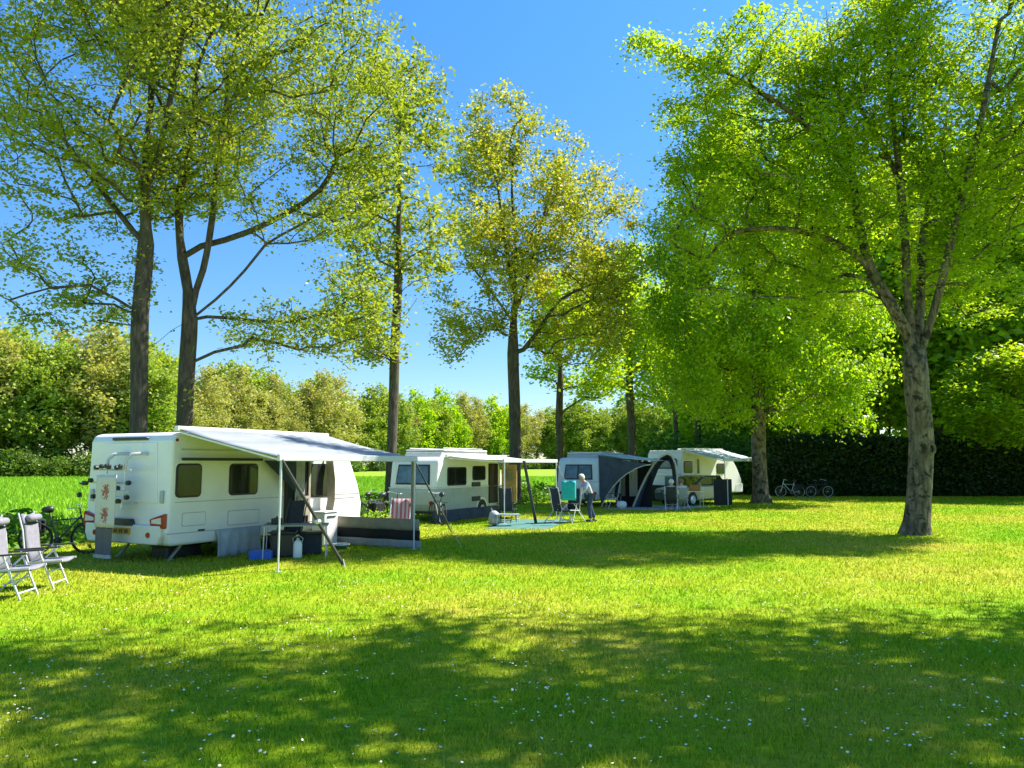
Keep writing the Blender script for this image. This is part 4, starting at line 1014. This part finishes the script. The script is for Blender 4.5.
gm = sheet_obj('tent_groundsheet', [at3(-.6, .3), at3(-.6, 3.2), at3(3.2, 4.4), at3(4.0, .3)], .014, 'mat_grey', kind=None)
props(gm, 'grey groundsheet spread under and in front of the navy awning tent', 'groundsheet')

# ---- caravan 4
DR4 = (.76, .65); C4 = (8.83, 41.0); u4, n4, t4, at4 = frame_at(C4, DR4); L4, w4 = 5.6, 2.3; rz4 = math.atan2(.65, .76)
ctr4 = Vector((*C4, 0))+u4*(L4/2)-n4*(w4/2); hx4 = L4/2; y4 = -w4/2
c4 = thing('caravan', 'white caravan farthest along the row, next to the pale trunked beech', 'caravan', ctr4, rz4, 'touring caravans in a row')
MB().prism([(x-hx4, z) for x, z in ((.1, .42), (0, .7), (.1, 2.5), (.25, 2.74), (3.9, 2.74), (4.4, 2.6), (5.1, 1.8), (5.5, 1.2), (5.6, .75), (5.45, .42))], -w4/2, w4/2).obj('body', 'white_paint', c4, bevel=.07, seg=4)
MB().prism([(x-hx4, z) for x, z in ((4.9, .42), (5.62, .42), (5.66, .9), (5.3, .95), (4.9, .9))], -w4/2-.01, w4/2+.01).obj('gas_locker', 'white_paint', c4, bevel=.05)
fr = MB().prism(rrect(-.85, .85, 1.75, 2.3, .15), -hx4+.03, -hx4+.09, 'yz').obj('rear_window', 'black_plastic', c4); MB().prism(rrect(-.78, .78, 1.81, 2.24, .12), -hx4+.015, -hx4+.05, 'yz').obj('pane', 'blue_glass', fr)
MB().prism(rrect(-.6, -.1, .85, 1.35, .05), -hx4-.03, -hx4+.05, 'yz').obj('storage_bag', 'blue_glass', c4)
MB().box((-hx4-.06, 0, .45), (.04, 2.2, .85)).obj('skirt_shade_sheet', 'black_cloth', c4)  # black sheet added to paint the dark underbody; no skirt hangs here
MB().box((-hx4-.03, 0, 1.45), (.06, 2.0, .07)).obj('bumper', 'alu', c4)
for s in (-1, 1): MB().prism(rrect(s*.95-.1, s*.95+.1, .75, 1.1, .04), -hx4-.03, -hx4+.05, 'yz').obj('tail_light', 'red_lens', c4)
window(c4, t4(683)-hx4, t4(691)-hx4, 1.55, 2.12, y4); window(c4, t4(722)-hx4-.6, t4(722)-hx4+.1, 1.5, 2.0, y4)
dd = MB().prism(rrect(t4(693)-hx4, t4(699)-hx4, .6, 2.35, .05), y4+.01, y4-.012).obj('door', 'cream_paint', c4); MB().prism(rrect(t4(696)-hx4, t4(698)-hx4, 1.5, 2.25, .04), y4-.005, y4-.02).obj('door_window', 'dark_glass', dd)
MB().box((0, 0, 2.80), (1.6, 1.2, .12)).obj('roof_hatch', 'white_paint', c4, bevel=.04)
for s in (-1, 1): wheel(c4, .2, s*(w4/2-.14), .31)
ch = MB(); ch.box((0, 0, .36), (L4-.7, 1.2, .1)); ch.beam((hx4-.2, -.3, .4), (hx4+1.1, 0, .45), .06, .1); ch.beam((hx4-.2, .3, .4), (hx4+1.1, 0, .45), .06, .1); ch.obj('chassis', 'dark_metal', c4)
awning(c4, .1-hx4, 3.6-hx4, y4, 2.78, 2.22, 2.5, 'awning_blue')

# ================================================================== CAR, WINDBREAK, TABLE by caravan 4
def car(name, label, loc, rz):
    c = thing(name, label, 'car', loc, rz); w_ = 1.66
    body = [(-.02, .3), (-.05, .62), (.05, .80), (.95, .93), (1.1, .95), (3.75, .98), (3.95, .85), (3.98, .35), (3.6, .25), (.3, .22)]
    MB().prism(body, 0, w_).obj('body', 'silver_car', c, bevel=.08, seg=3)
    MB().prism([(1.0, .93), (1.75, 1.36), (2.1, 1.43), (3.3, 1.42), (3.85, .97)], .10, w_-.10).obj('cabin', 'dark_glass', c, bevel=.06, seg=3)
    MB().prism([(1.80, 1.38), (2.1, 1.445), (3.3, 1.435), (3.45, 1.38)], .13, w_-.13).obj('roof', 'silver_car', c, bevel=.02)
    for x in (.78, 3.2):
        a = MB().prism([(x+.39*math.cos(k*PI/10), .3+.38*math.sin(k*PI/10)) for k in range(11)], -.004, .2).obj('wheel_arch', 'black_plastic', c)
        for y in (.08, w_-.08): wheel(c, x, y, .31, .2)
    for y in (.2, w_-.2): MB().box((-.02, y, .66), (.08, .3, .14)).obj('headlight', 'white_lens', c, bevel=.03)
    for y, s in ((0, -1), (w_, 1)): MB().box((1.25, y+s*.08, 1.0), (.1, .16, .12)).obj('wing_mirror', 'silver_car', c, bevel=.02)
    return c
q0 = W(682, 464, 37.3); car('parked_car', 'silver car parked in front of the farthest caravan under its awning', (q0.x, 37.3, 0), math.atan2(.66, .75))
sw = thing('windbreak', 'upright black folding screen with a grey post beside the silver car', 'windbreak', (W(722, 464, 38.0).x, 38.0, 0), .25)
for i, (x0, x1, yy) in enumerate(((-.48, -.05, 0), (-.03, .25, .04), (.3, .55, .1))):
    MB().box(((x0+x1)/2, yy, .64), (x1-x0, .03, 1.26)).obj('panel', 'black_cloth', sw, bevel=.01)
MB().box((.275, .03, .65), (.05, .05, 1.3)).obj('post', 'grey_paint', sw)
def table(name, label, loc, rz, Lx, Wy, H, top='alu', group=None, cat='table'):
    t = thing(name, label, cat, loc, rz, group)
    MB().box((0, 0, H), (Lx, Wy, .03)).obj('tabletop', top, t, bevel=.008)
    for sx in (-1, 1):
        for sy in (-1, 1): MB().tube([(sx*(Lx/2-.05), sy*(Wy/2-.04), H-.01), (sx*(Lx/2-.03), sy*(Wy/2-.04), .0)], .013, 6).obj('leg', 'white_metal', t)
    return t
tp = W(693, 464, 35.3); table('folding_table', 'small pale folding table carrying the wooden crate near the silver car', (tp.x, 35.3, 0), .1, .8, .5, .78)
def crate(name, label, loc, rz, d, mat, cat='crate'):
    c = thing(name, label, cat, loc, rz); a, b, h = d
    MB().box((0, 0, .012), (a-.01, b-.01, .02)).obj('base', mat, c)
    for s in (-1, 1):
        MB().box((s*a/2, 0, h/2), (.015, b, h)).obj('side_panel', mat, c, bevel=.004); MB().box((0, s*b/2, h/2), (a-.02, .015, h-.004)).obj('side_panel', mat, c, bevel=.004)
    MB().box((0, 0, h+.002), (a+.03, b+.03, .02)).box((0, 0, h+.014), (a-.02, b-.02, .01)).obj('rim', mat, c)
    return c
crate('wooden_crate', 'reddish brown wooden crate on the small table near the silver car', (tp.x, 35.3, .797), .1, (.5, .35, .26), 'wood_box')

# ================================================================== CHAIRS
def chair(label, loc, rz, cloth='chair_cloth', tubes='white_metal', group='reclining camping chairs', hd=True, bh=1.0):
    c = thing('camping_chair', label, 'chair', loc, rz, group); W2 = .27
    def slab(pts, wd, mat, name, th=.035):
        g = [[(x, -wd+2*wd*i/6, z-.03*math.sin(PI*i/6)) for x, z in pts] for i in range(7)]
        return MB().sheet(g).obj(name, mat, c, smooth=True, solid=th)
    slab([(-.02, .44), (.12, .42), (.3, .43), (.48, .46)], .25, cloth, 'seat')
    back = slab([(-.01, .46), (-.06, .62), (-.10, .85), (-.12, 1.02), (-.18, 1.2)], .225, cloth, 'backrest', .045)
    if hd:
        hb = MB(); hb.lathe([(.02, -.2), (.055, -.18), (.06, 0), (.055, .18), (.02, .2)], (-.08, 0, 1.13), 12, 'y'); hb.obj('headrest', cloth, c, smooth=True)
        MB().box((-.13, 0, 1.04), (.07, .45, .025)).obj('headrest_strap', 'black_plastic', c)
    for s in (-1, 1):
        y = s*W2
        MB().tube([(-.01, y, .44), (-.08, y, .66), (-.12, y, .95), (-.2, y, 1.22)], .013, 8).obj('back_tube', tubes, c)
        MB().beam((-.22, y*1.06, .64), (.46, y*1.06, .68), .05, .028).obj('armrest', 'dark_metal', c, bevel=.008)
        MB().beam((.12, y, .66), (.40, y, .0), .028, .022).obj('leg', tubes, c)
        MB().beam((.22, y*.9, .64), (-.42, y*.9, .0), .028, .022).obj('leg', tubes, c)
        MB().beam((-.04, y, .43), (.50, y, .46), .022, .028).obj('seat_rail', tubes, c)
    for a_, z_ in ((.36, .1), (-.34, .1), (.28, .28)): MB().tube([(a_, -W2, z_), (a_, W2, z_)], .013, 6).obj('crossbar', tubes, c)
    c.scale = (1, 1, bh)
    return c
chair('grey reclining chair cut by the left edge of the picture', (-7.66, 11.95, 0), .12)
chair('grey high-backed reclining chair with a headrest right of the one cut by the edge', (-7.74, 12.92, 0), .15)
p = G(506, 524); chair('black camping chair under the second awning in front of the oak trunk', (p.x, p.y+.6, 0), 1.35, 'chair_dark', 'dark_metal', hd=False)
p = G(558, 523); chair('black camping chair with white legs seen from its side right of the second awning', (p.x, p.y, 0), .55, 'chair_dark', hd=False)
p = G(571, 524); cc = chair('camping chair with a turquoise towel over its back beside the standing person', (p.x+.1, p.y+.5, 0), -2.3, 'chair_dark', hd=False)
tw = MB().sheet([[(-.25+.03*math.sin(i)-.07*(j/7)*0, -.25+.5*i/8, 1.24-.62*j/7) for j in range(8)] for i in range(9)])
o = MB().sheet([[(.0+.015*math.sin(i*1.3), -.24+.48*i/8, -.64*j/7) for j in range(8)] for i in range(9)]).obj('towel', 'teal_towel', None, smooth=True, solid=.015)
p = W(568.5, 464, 26.0); o.location = (p.x, 25.95, 1.45); o.rotation_euler = (0, 0, -1.5); props(o, 'turquoise towel hung over a chair beside the standing person', 'towel')
p = G(616, 508.5); chair('small folding chair with crossed pale legs in the opening of the navy tent', (p.x, p.y+.3, 0), 3.3, 'chair_dark', hd=False)
cw = MB().lathe([(.02, 0), (.2, .02), (.24, .18), (.2, .3), (.05, .34)], G(622, 508.5)+Vector((.0, .1, .0)), 14).obj('laundry_bag', 'white_paint', None, smooth=True); props(cw, 'plump white bag on the ground in the navy tent opening', 'bag')

# ================================================================== UNDER THE FIRST AWNING
def under(t, out, z=0): return at1(t, out, z)
tb = at1(2.35, 1.35); tb = W(298, 464, 17.0); 
table('folding_table', 'folding camp table with a grey top under the first awning', (tb.x, 17.0, 0), .18, 1.35, .6, .70, 'grey_cloth')
bk = thing('storage_box', 'black plastic storage box under the table of the first awning', 'box', (W(286, 464, 17.1).x, 17.1, 0), .2)
MB().box((0, 0, .27), (.52, .42, .50)).obj('tub', 'black_plastic', bk, bevel=.04); MB().box((0, 0, .54), (.56, .46, .05)).obj('lid', 'dark_metal', bk, bevel=.02)
bk2 = thing('cool_box', 'dark cool box behind the table legs under the first awning', 'box', (W(312, 464, 17.6).x, 17.6, 0), .3)
MB().box((0, 0, .24), (.5, .38, .44)).obj('tub', 'chair_dark', bk2, bevel=.04); MB().box((0, 0, .48), (.52, .4, .06)).obj('lid', 'black_plastic', bk2, bevel=.02)
cn = thing('water_canister', 'white water canister standing under the camp table', 'canister', (W(300, 464, 16.9).x, 16.9, 0), 0)
MB().lathe([(.02, 0), (.09, .01), (.095, .05), (.095, .3), (.06, .37), (.03, .39)], (0, 0, 0), 16).obj('container', 'white_paint', cn, smooth=True); MB().lathe([(.03, .39), (.035, .39), (.035, .43), (.01, .435)], (0, 0, 0), 12).obj('cap', 'grey_paint', cn)
MB().tube([(-.08, 0, .3), (-.11, 0, .42), (.0, 0, .5), (.11, 0, .42), (.08, 0, .3)], .01, 6).obj('handle', 'grey_paint', cn)
crate('plastic_crate', 'bright blue plastic crate on the grass beside the wheel skirt', (W(264, 464, 16.8).x, 16.8, 0), .25, (.46, .32, .17), 'blue_plastic')
p = W(295, 464, 17.9); chair('black camping chair half hidden behind the table of the first awning', (p.x, 17.8, 0), 2.6, 'chair_dark', 'dark_metal', hd=False)
sk_ = thing('kitchen_unit', 'white camping kitchen cabinet at the far end of the first awning', 'cabinet', at1(4.25, .4), RZ1)
MB().box((0, 0, .42), (.5, .4, .78)).obj('cabinet', 'white_paint', sk_, bevel=.03); MB().box((0, 0, .83), (.55, .44, .03)).obj('worktop', 'white_paint', sk_, bevel=.01)
MB().box((.0, -.21, .72), (.3, .02, .03)).obj('handle', 'dark_metal', sk_)
pot = thing('cooking_pot', 'small dark pot on the camp table under the first awning', 'pot', (tb.x-.42, 17.0, .716), .4)
MB().lathe([(.02, 0), (.11, .0), (.12, .02), (.12, .1)], (0, 0, 0), 16).obj('pot', 'black_plastic', pot, smooth=False); MB().lathe([(.125, .1), (.12, .115), (.02, .14), (.015, .17)], (0, 0, 0), 16).obj('lid', 'dark_metal', pot)
pp_ = W(325, 464, 18); bs = thing('washing_bowl', 'pale green bowl lying on the grass by the windbreak', 'bowl', G(340, 549), 0)
MB().lathe([(.1, .0), (.14, .02), (.22, .10), (.23, .11), (.2, .1), (.12, .02)], (0, 0, 0), 18).obj('bowl', 'mat_teal', bs, smooth=True); MB().tube([(.225*math.cos(a*PI/9), .225*math.sin(a*PI/9), .11) for a in range(18)], .012, 5, closed=True).obj('rim', 'white_paint', bs)
# potted flowers on the far side
for i, (px_, lb) in enumerate(((372, 'leafy yellow green plant in a pot behind the windbreak'), (384, 'smaller leafy plant in a pot right of the first behind the windbreak'))):
    q_ = W(px_, 464, 21.5); pt = thing('potted_plant', lb, 'plant', (q_.x, 21.5, 0))
    MB().lathe([(.08, 0), (.12, .02), (.15, .28), (.16, .3), (.13, .29)], (0, 0, 0), 14).obj('pot', 'pot_plastic', pt)
    rng = np.random.default_rng(i+300); C = rng.normal(0, .13-.03*i, (160-40*i, 3)); C[:, 2] = np.abs(C[:, 2])*1.6+.34
    link('foliage', leaf_mesh('foliage', C, .05, rng, flat=.4), 'leaf_lime', pt)
# striped beach chair
p = W(400, 464, 22.5); sc_ = thing('beach_chair', 'beach chair with a red and white striped cloth in front of the second caravan', 'chair', (p.x, 22.5, 0), -1.6)
g = [[(-.2-.25*(z-.3)+.02*math.sin(i), -.27+.54*i/8, z) for z in np.linspace(.3, 1.0, 6)] for i in range(9)]
MB().sheet(g).obj('backrest', 'red_stripe', sc_, smooth=True, solid=.02); MB().sheet([[(x, -.27+.54*i/4, .3+.12*(x+.2)) for x in (-.2, 0, .3)] for i in range(5)]).obj('seat', 'red_stripe', sc_, solid=.02)
for s in (-1, 1):
    MB().tube([(.3, s*.29, .37), (-.35, s*.29, 0)], .015, 6).obj('leg', 'alu', sc_); MB().tube([(-.42, s*.29, 1.02), (.25, s*.29, 0)], .015, 6).obj('leg', 'alu', sc_)
# mats
mt = sheet_obj('groundsheet', [G(486, 529), G(547, 529.5), G(574, 520), G(505, 519)], .014, 'mat_teal', kind=None); props(mt, 'teal groundsheet under the second awning', 'groundsheet')
p = G(507, 527); table('folding_table', 'low silver camp table on the teal groundsheet', (p.x, p.y+.35, 0), .2, .8, .45, .38)
pk = thing('rucksack', 'pale grey rucksack on the teal groundsheet by the black chair', 'bag', (G(494, 526).x, 25.7, .018), .3)
MB().lathe([(.05, 0), (.17, .03), (.19, .2), (.15, .4), (.05, .47)], (0, 0, 0), 12).obj('sack', 'grey_cloth', pk, smooth=True); MB().lathe([(.03, 0), (.12, .02), (.12, .18), (.04, .22)], (0, -.13, .05), 10).obj('pocket', 'pale_cloth', pk, smooth=True)

# ================================================================== BICYCLES
def bicycle(label, loc, rz, col='dark_metal', rim='alu', lean=.08, basket=False):
    b = thing('bicycle', label, 'bicycle', loc, rz, 'bicycles of the campers'); b.rotation_euler = (lean, 0, rz); r = .34
    for x in (-.52, .54):
        t = MB().tube([(x+r*math.cos(2*PI*k/28), 0, r+.02+r*math.sin(2*PI*k/28)) for k in range(28)], .02, 6, closed=True).obj('wheel', 'rubber', b, smooth=True)
        s_ = MB().tube([(x+(r-.03)*math.cos(2*PI*k/28), 0, r+.02+(r-.03)*math.sin(2*PI*k/28)) for k in range(28)], .012, 5, closed=True)
        for k in range(12): s_.tube([(x, 0, r+.02), (x+(r-.03)*math.cos(2*PI*k/12), 0, r+.02+(r-.03)*math.sin(2*PI*k/12))], .0025, 3)
        s_.lathe([(.01, -.04), (.03, -.03), (.03, .03), (.01, .04)], (x, 0, r+.02), 8, 'y'); s_.obj('rim', rim, t)
    f = MB(); bb = (-.08, 0, .30); hd = (.40, 0, .86); st_ = (-.24, 0, .86); f.tube([bb, hd], .02, 6); f.tube([bb, st_], .018, 6); f.tube([(-.21, 0, .76), (.41, 0, .8)], .016, 6)
    for s in (-1, 1): f.tube([bb, (-.52, s*.05, .36)], .01, 5); f.tube([(-.21, 0, .78), (-.52, s*.05, .36)], .009, 5); f.tube([(.42, s*.045, .7), (.54, s*.045, .36)], .012, 5)
    f.tube([(.36, 0, 1.02), (.44, 0, .68)], .016, 6); f.tube([st_, (-.27, 0, .98)], .012, 6); f.obj('frame', col, b)
    MB().tube([(.34, 0, 1.02), (.36, .14, 1.05), (.30, .28, 1.06), (.2, .3, 1.05)], .012, 6).tube([(.34, 0, 1.02), (.36, -.14, 1.05), (.30, -.28, 1.06), (.2, -.3, 1.05)], .012, 6).obj('handlebar', 'alu', b)
    MB().lathe([(.01, -.13), (.05, -.1), (.085, .02), (.07, .1), (.02, .13)], (-.29, 0, 1.0), 10, 'x').obj('saddle', 'black_plastic', b, smooth=True)
    MB().lathe([(.02, -.012), (.09, -.01), (.09, .01), (.02, .012)], (-.08, .04, .30), 16, 'y').tube([(-.08, -.06, .3), (-.08, -.09, .14)], .01, 5).tube([(-.08, .06, .3), (-.08, .09, .46)], .01, 5).obj('crank', 'dark_metal', b)
    MB().box((-.54, 0, .76), (.34, .14, .02)).tube([(-.62, 0, .75), (-.56, .05, .37)], .006, 4).tube([(-.62, 0, .75), (-.56, -.05, .37)], .006, 4).obj('luggage_rack', 'dark_metal', b)
    if basket:
        k = MB()
        for s in (-1, 1): k.box((-.55, s*.14, .62), (.36, .1, .30))
        k.obj('pannier', 'black_cloth', b, bevel=.03)
    return b
for px_, d, rz_, lb, bk_ in ((66, 17.6, .2, 'dark bicycle with panniers leaning behind the left rear of the nearest caravan', True),
                       (372, 26.5, 1.1, 'dark bicycle between the nearest caravan and the striped beach chair', False), (388, 25.9, .9, 'dark bicycle directly behind the striped beach chair', True),
                       (437, 26.1, 2.0, 'dark bicycle parked across the rear of the second caravan', False),
                       (789, 47.3, 2.6, 'pale bicycle with panniers, left one of the pair against the dark hedge', True), (818, 47.2, .1, 'bicycle with light rims, right one of the pair against the dark hedge', False)):
    q_ = W(px_, 464, d); bicycle(lb, (q_.x, d, 0), rz_, 'dark_metal' if px_ != 789 else 'alu', 'alu' if px_ > 700 else 'dark_metal', basket=bk_)

# ================================================================== PEOPLE
def skin(name, J, E, mat, parent=None, root=None, sub=2):
    names = list(J); me = bpy.data.meshes.new(name); me.from_pydata([J[k][:3] for k in names], [(names.index(a), names.index(b)) for a, b in E], []); me.update()
    o = bpy.data.objects.new(name, me); COL.objects.link(o); me.materials.append(M[mat])
    if parent: o.parent = parent
    o.modifiers.new('skin', 'SKIN'); s = o.modifiers.new('sub', 'SUBSURF'); s.levels = sub; s.render_levels = sub
    sv = me.skin_vertices[0].data
    for i, k in enumerate(names):
        r = J[k][3]; sv[i].radius = (r, J[k][4]) if len(J[k]) > 4 else (r, r)
        sv[i].use_root = (k == (root or names[0]))
    o.modifiers['skin'].use_smooth_shade = True
    return o
def person(label, loc, rz, P, hair, shirt, trousers, bare_arm=False):
    """P: joints in the person's frame, +x is forward"""
    t = thing('person', label, 'person', loc, rz)
    J = dict(pelvis=(*P['pelvis'], .13), waist=(*P['waist'], .12), chest=(*P['chest'], .15), neck=(*P['neck'], .055), head0=(*P['head0'], .075), head=(*P['head'], .10), crown=(*P['crown'], .075))
    E = [('pelvis', 'waist'), ('waist', 'chest'), ('chest', 'neck'), ('neck', 'head0'), ('head0', 'head'), ('head', 'crown')]
    for s in 'lr':
        for k, r in (('sho', .065), ('elb', .045), ('wri', .03), ('hip', .095), ('kne', .06), ('ank', .04), ('toe', .035)): J[k+s] = (*P[k+s], r)
        E += [('chest', 'sho'+s), ('sho'+s, 'elb'+s), ('elb'+s, 'wri'+s), ('pelvis', 'hip'+s), ('hip'+s, 'kne'+s), ('kne'+s, 'ank'+s), ('ank'+s, 'toe'+s)]
        w_ = Vector(P['wri'+s]); d = (w_-Vector(P['elb'+s])).normalized(); side = Vector((0, 1 if s == 'l' else -1, 0))
        J['palm'+s] = (*(w_+d*.07), .032, .02); E.append(('wri'+s, 'palm'+s))
        for k in range(4):
            b_ = w_+d*.09+Vector((.012*(k-1.5)*2, 0, 0)); l_ = (.045, .055, .05, .04)[k]
            J['f%d%s' % (k, s)] = (*(b_+d*.025), .009); J['g%d%s' % (k, s)] = (*(b_+d*(.025+l_*.5)+Vector((0, 0, -.01))), .008); J['h%d%s' % (k, s)] = (*(b_+d*l_*1.1-side*.015), .007)
            E += [('palm'+s, 'f%d%s' % (k, s)), ('f%d%s' % (k, s), 'g%d%s' % (k, s)), ('g%d%s' % (k, s), 'h%d%s' % (k, s))]
        J['th'+s] = (*(w_+d*.05+Vector((.035, 0, .01))), .010); J['ti'+s] = (*(w_+d*.085+Vector((.05, 0, .0))), .008); E += [('palm'+s, 'th'+s), ('th'+s, 'ti'+s)]
    body = skin('body', J, E, 'skin', t, 'pelvis')
    g = .018
    def grp(keys, edges, mat, name, grow=g, root=None):
        JJ = {k: (*J[k][:3], J[k][3]+grow) for k in keys}; return skin(name, JJ, edges, mat, t, root or keys[0])
    def mid(a, b, f, r): q = Vector(J[a][:3]).lerp(Vector(J[b][:3]), f); return (*q, r)
    for s in 'lr': J['cuff'+s] = mid('elb'+s, 'wri'+s, .85, .036); J['hem'+s] = mid('kne'+s, 'ank'+s, .92, .05)
    J['col'] = mid('chest', 'neck', .6, .075)
    grp(['waist', 'pelvis', 'chest', 'col', 'shol', 'elbl', 'cuffl', 'shor', 'elbr', 'cuffr'], [('pelvis', 'waist'), ('waist', 'chest'), ('chest', 'col'), ('chest', 'shol'), ('shol', 'elbl'), ('elbl', 'cuffl'), ('chest', 'shor'), ('shor', 'elbr'), ('elbr', 'cuffr')], shirt, 'shirt')
    grp(['pelvis', 'hipl', 'knel', 'heml', 'hipr', 'kner', 'hemr'], [('pelvis', 'hipl'), ('hipl', 'knel'), ('knel', 'heml'), ('pelvis', 'hipr'), ('hipr', 'kner'), ('kner', 'hemr')], trousers, 'trousers', .02)
    for s in 'lr':
        a = Vector(P['ank'+s]); b_ = Vector(P['toe'+s]); sh = MB(); sh.lathe([(.02, -.10), (.045, -.08), (.05, .04), (.04, .14), (.02, .18)], (0, 0, 0), 10, 'x')
        o = sh.obj('shoe', 'shoe', t, smooth=True); dd_ = b_-a; o.location = (a.x+.02, a.y, .05); o.rotation_euler = (0, 0, math.atan2(dd_.y, dd_.x))
    hd = Vector(P['head']); cr = Vector(P['crown']); f = (P.get('face') or (1, 0, 0)); f = Vector(f).normalized()
    hm = MB(); up = (cr-hd).normalized()
    bm = bmesh.new(); bmesh.ops.create_icosphere(bm, subdivisions=3, radius=1)
    me = bpy.data.meshes.new('hair')
    rgh = random.Random(2)
    for v in bm.verts:
        q_ = v.co.copy(); q_ *= .112*(1+rgh.uniform(-.04, .04)); q_.z *= 1.12; v.co = q_
    dl = [v for v in bm.verts if v.co.dot(f) > .055 and v.co.z < .04 or v.co.z < -.07]
    bmesh.ops.delete(bm, geom=dl, context='VERTS')
    bm.to_mesh(me); bm.free(); o = link('hair', me, hair, t, smooth=True, solid=.01); o.location = hd+Vector((0, 0, .02))-f*.012
    # face: nose, eyes, mouth, ears
    sd_ = Vector((0, 0, 1)).cross(f).normalized()
    MB().lathe([(.004, -.02), (.016, -.012), (.012, .01), (.004, .022)], hd+f*.10+Vector((0, 0, -.005)), 8).obj('nose', 'skin', body, smooth=True)
    for s in (-1, 1):
        MB().lathe([(.002, -.006), (.011, 0), (.002, .006)], hd+f*.092+sd_*.035*s+Vector((0, 0, .015)), 8).obj('eye', 'black_plastic', body)
        MB().lathe([(.004, -.03), (.02, -.01), (.02, .015), (.006, .03)], hd+sd_*.103*s, 8).obj('ear', 'skin', body, smooth=True)
    MB().box(hd+f*.093+Vector((0, 0, -.045)), (.012, .04, .008)).obj('mouth', 'wood_box', body)
    return t
standing = dict(pelvis=(0, 0, .93), waist=(.02, 0, 1.08), chest=(.14, 0, 1.27), neck=(.22, 0, 1.40), head0=(.26, 0, 1.45), head=(.31, 0, 1.51), crown=(.31, 0, 1.58), face=(.8, 0, -.5),
    shol=(.15, .19, 1.33), elbl=(.28, .24, 1.08), wril=(.48, .16, 1.0), shor=(.15, -.19, 1.33), elbr=(.26, -.24, 1.08), wrir=(.48, -.14, 1.02),
    hipl=(0, .10, .88), knel=(.08, .13, .48), ankl=(.02, .14, .08), toel=(.17, .15, .04), hipr=(0, -.10, .88), kner=(-.06, -.12, .48), ankr=(-.22, -.13, .09), toer=(-.08, -.14, .04))
p = G(590, 522); person('grey haired person in lilac shirt and jeans stooping with a dark jacket', (p.x, p.y, 0), PI+.25, standing, 'hair_white', 'lilac_shirt', 'jeans')
jk = MB().sheet([[(.05*math.sin(i*1.5+z*4)+.02*i*math.sin(z*3), -.2+.4*i/10*(1.0-.25*z), -z) for z in np.linspace(0, .62, 8)] for i in range(11)]).obj('jacket', 'black_cloth', None, smooth=True, solid=.05)
jp = Vector((p.x, p.y, 0))+Matrix.Rotation(PI+.25, 3, 'Z') @ Vector((.55, 0, 1.08)); jk.location = jp; jk.rotation_euler = (0, 0, 2.2); props(jk, 'dark jacket held up by the stooping person', 'jacket')
sit = dict(pelvis=(0, 0, .52), waist=(-.02, 0, .68), chest=(-.06, 0, .92), neck=(-.04, 0, 1.08), head0=(-.02, 0, 1.13), head=(.0, 0, 1.21), crown=(-.01, 0, 1.28), face=(1, 0, 0),
    shol=(-.06, .19, .98), elbl=(.06, .28, .72), wril=(.28, .22, .70), shor=(-.06, -.19, .98), elbr=(.06, -.28, .72), wrir=(.28, -.22, .70),
    hipl=(.04, .10, .50), knel=(.45, .14, .50), ankl=(.48, .14, .09), toel=(.62, .15, .04), hipr=(.04, -.10, .50), kner=(.45, -.14, .50), ankr=(.46, -.14, .09), toer=(.6, -.15, .04))
p = G(673, 511); r_ = 1.35
chair('dark backed camping chair with white legs carrying the white haired person', (p.x, p.y+.3, 0), r_, 'chair_dark', hd=False, bh=.86)
person('white haired person in a pale blue shirt sitting with their back to the camera', (p.x+.02, p.y+.36, 0), r_, sit, 'hair_white', 'pale_shirt', 'jeans')
p = G(684, 510); chair('pale framed camping chair carrying the brown haired person', (p.x, p.y+.45, 0), 1.75, 'grey_cloth', hd=False, bh=.8)
person('brown haired person in a cream top sitting right of the white haired person', (p.x, p.y+.5, 0), 1.75, sit, 'hair_brown', 'cream_shirt', 'grey_cloth')
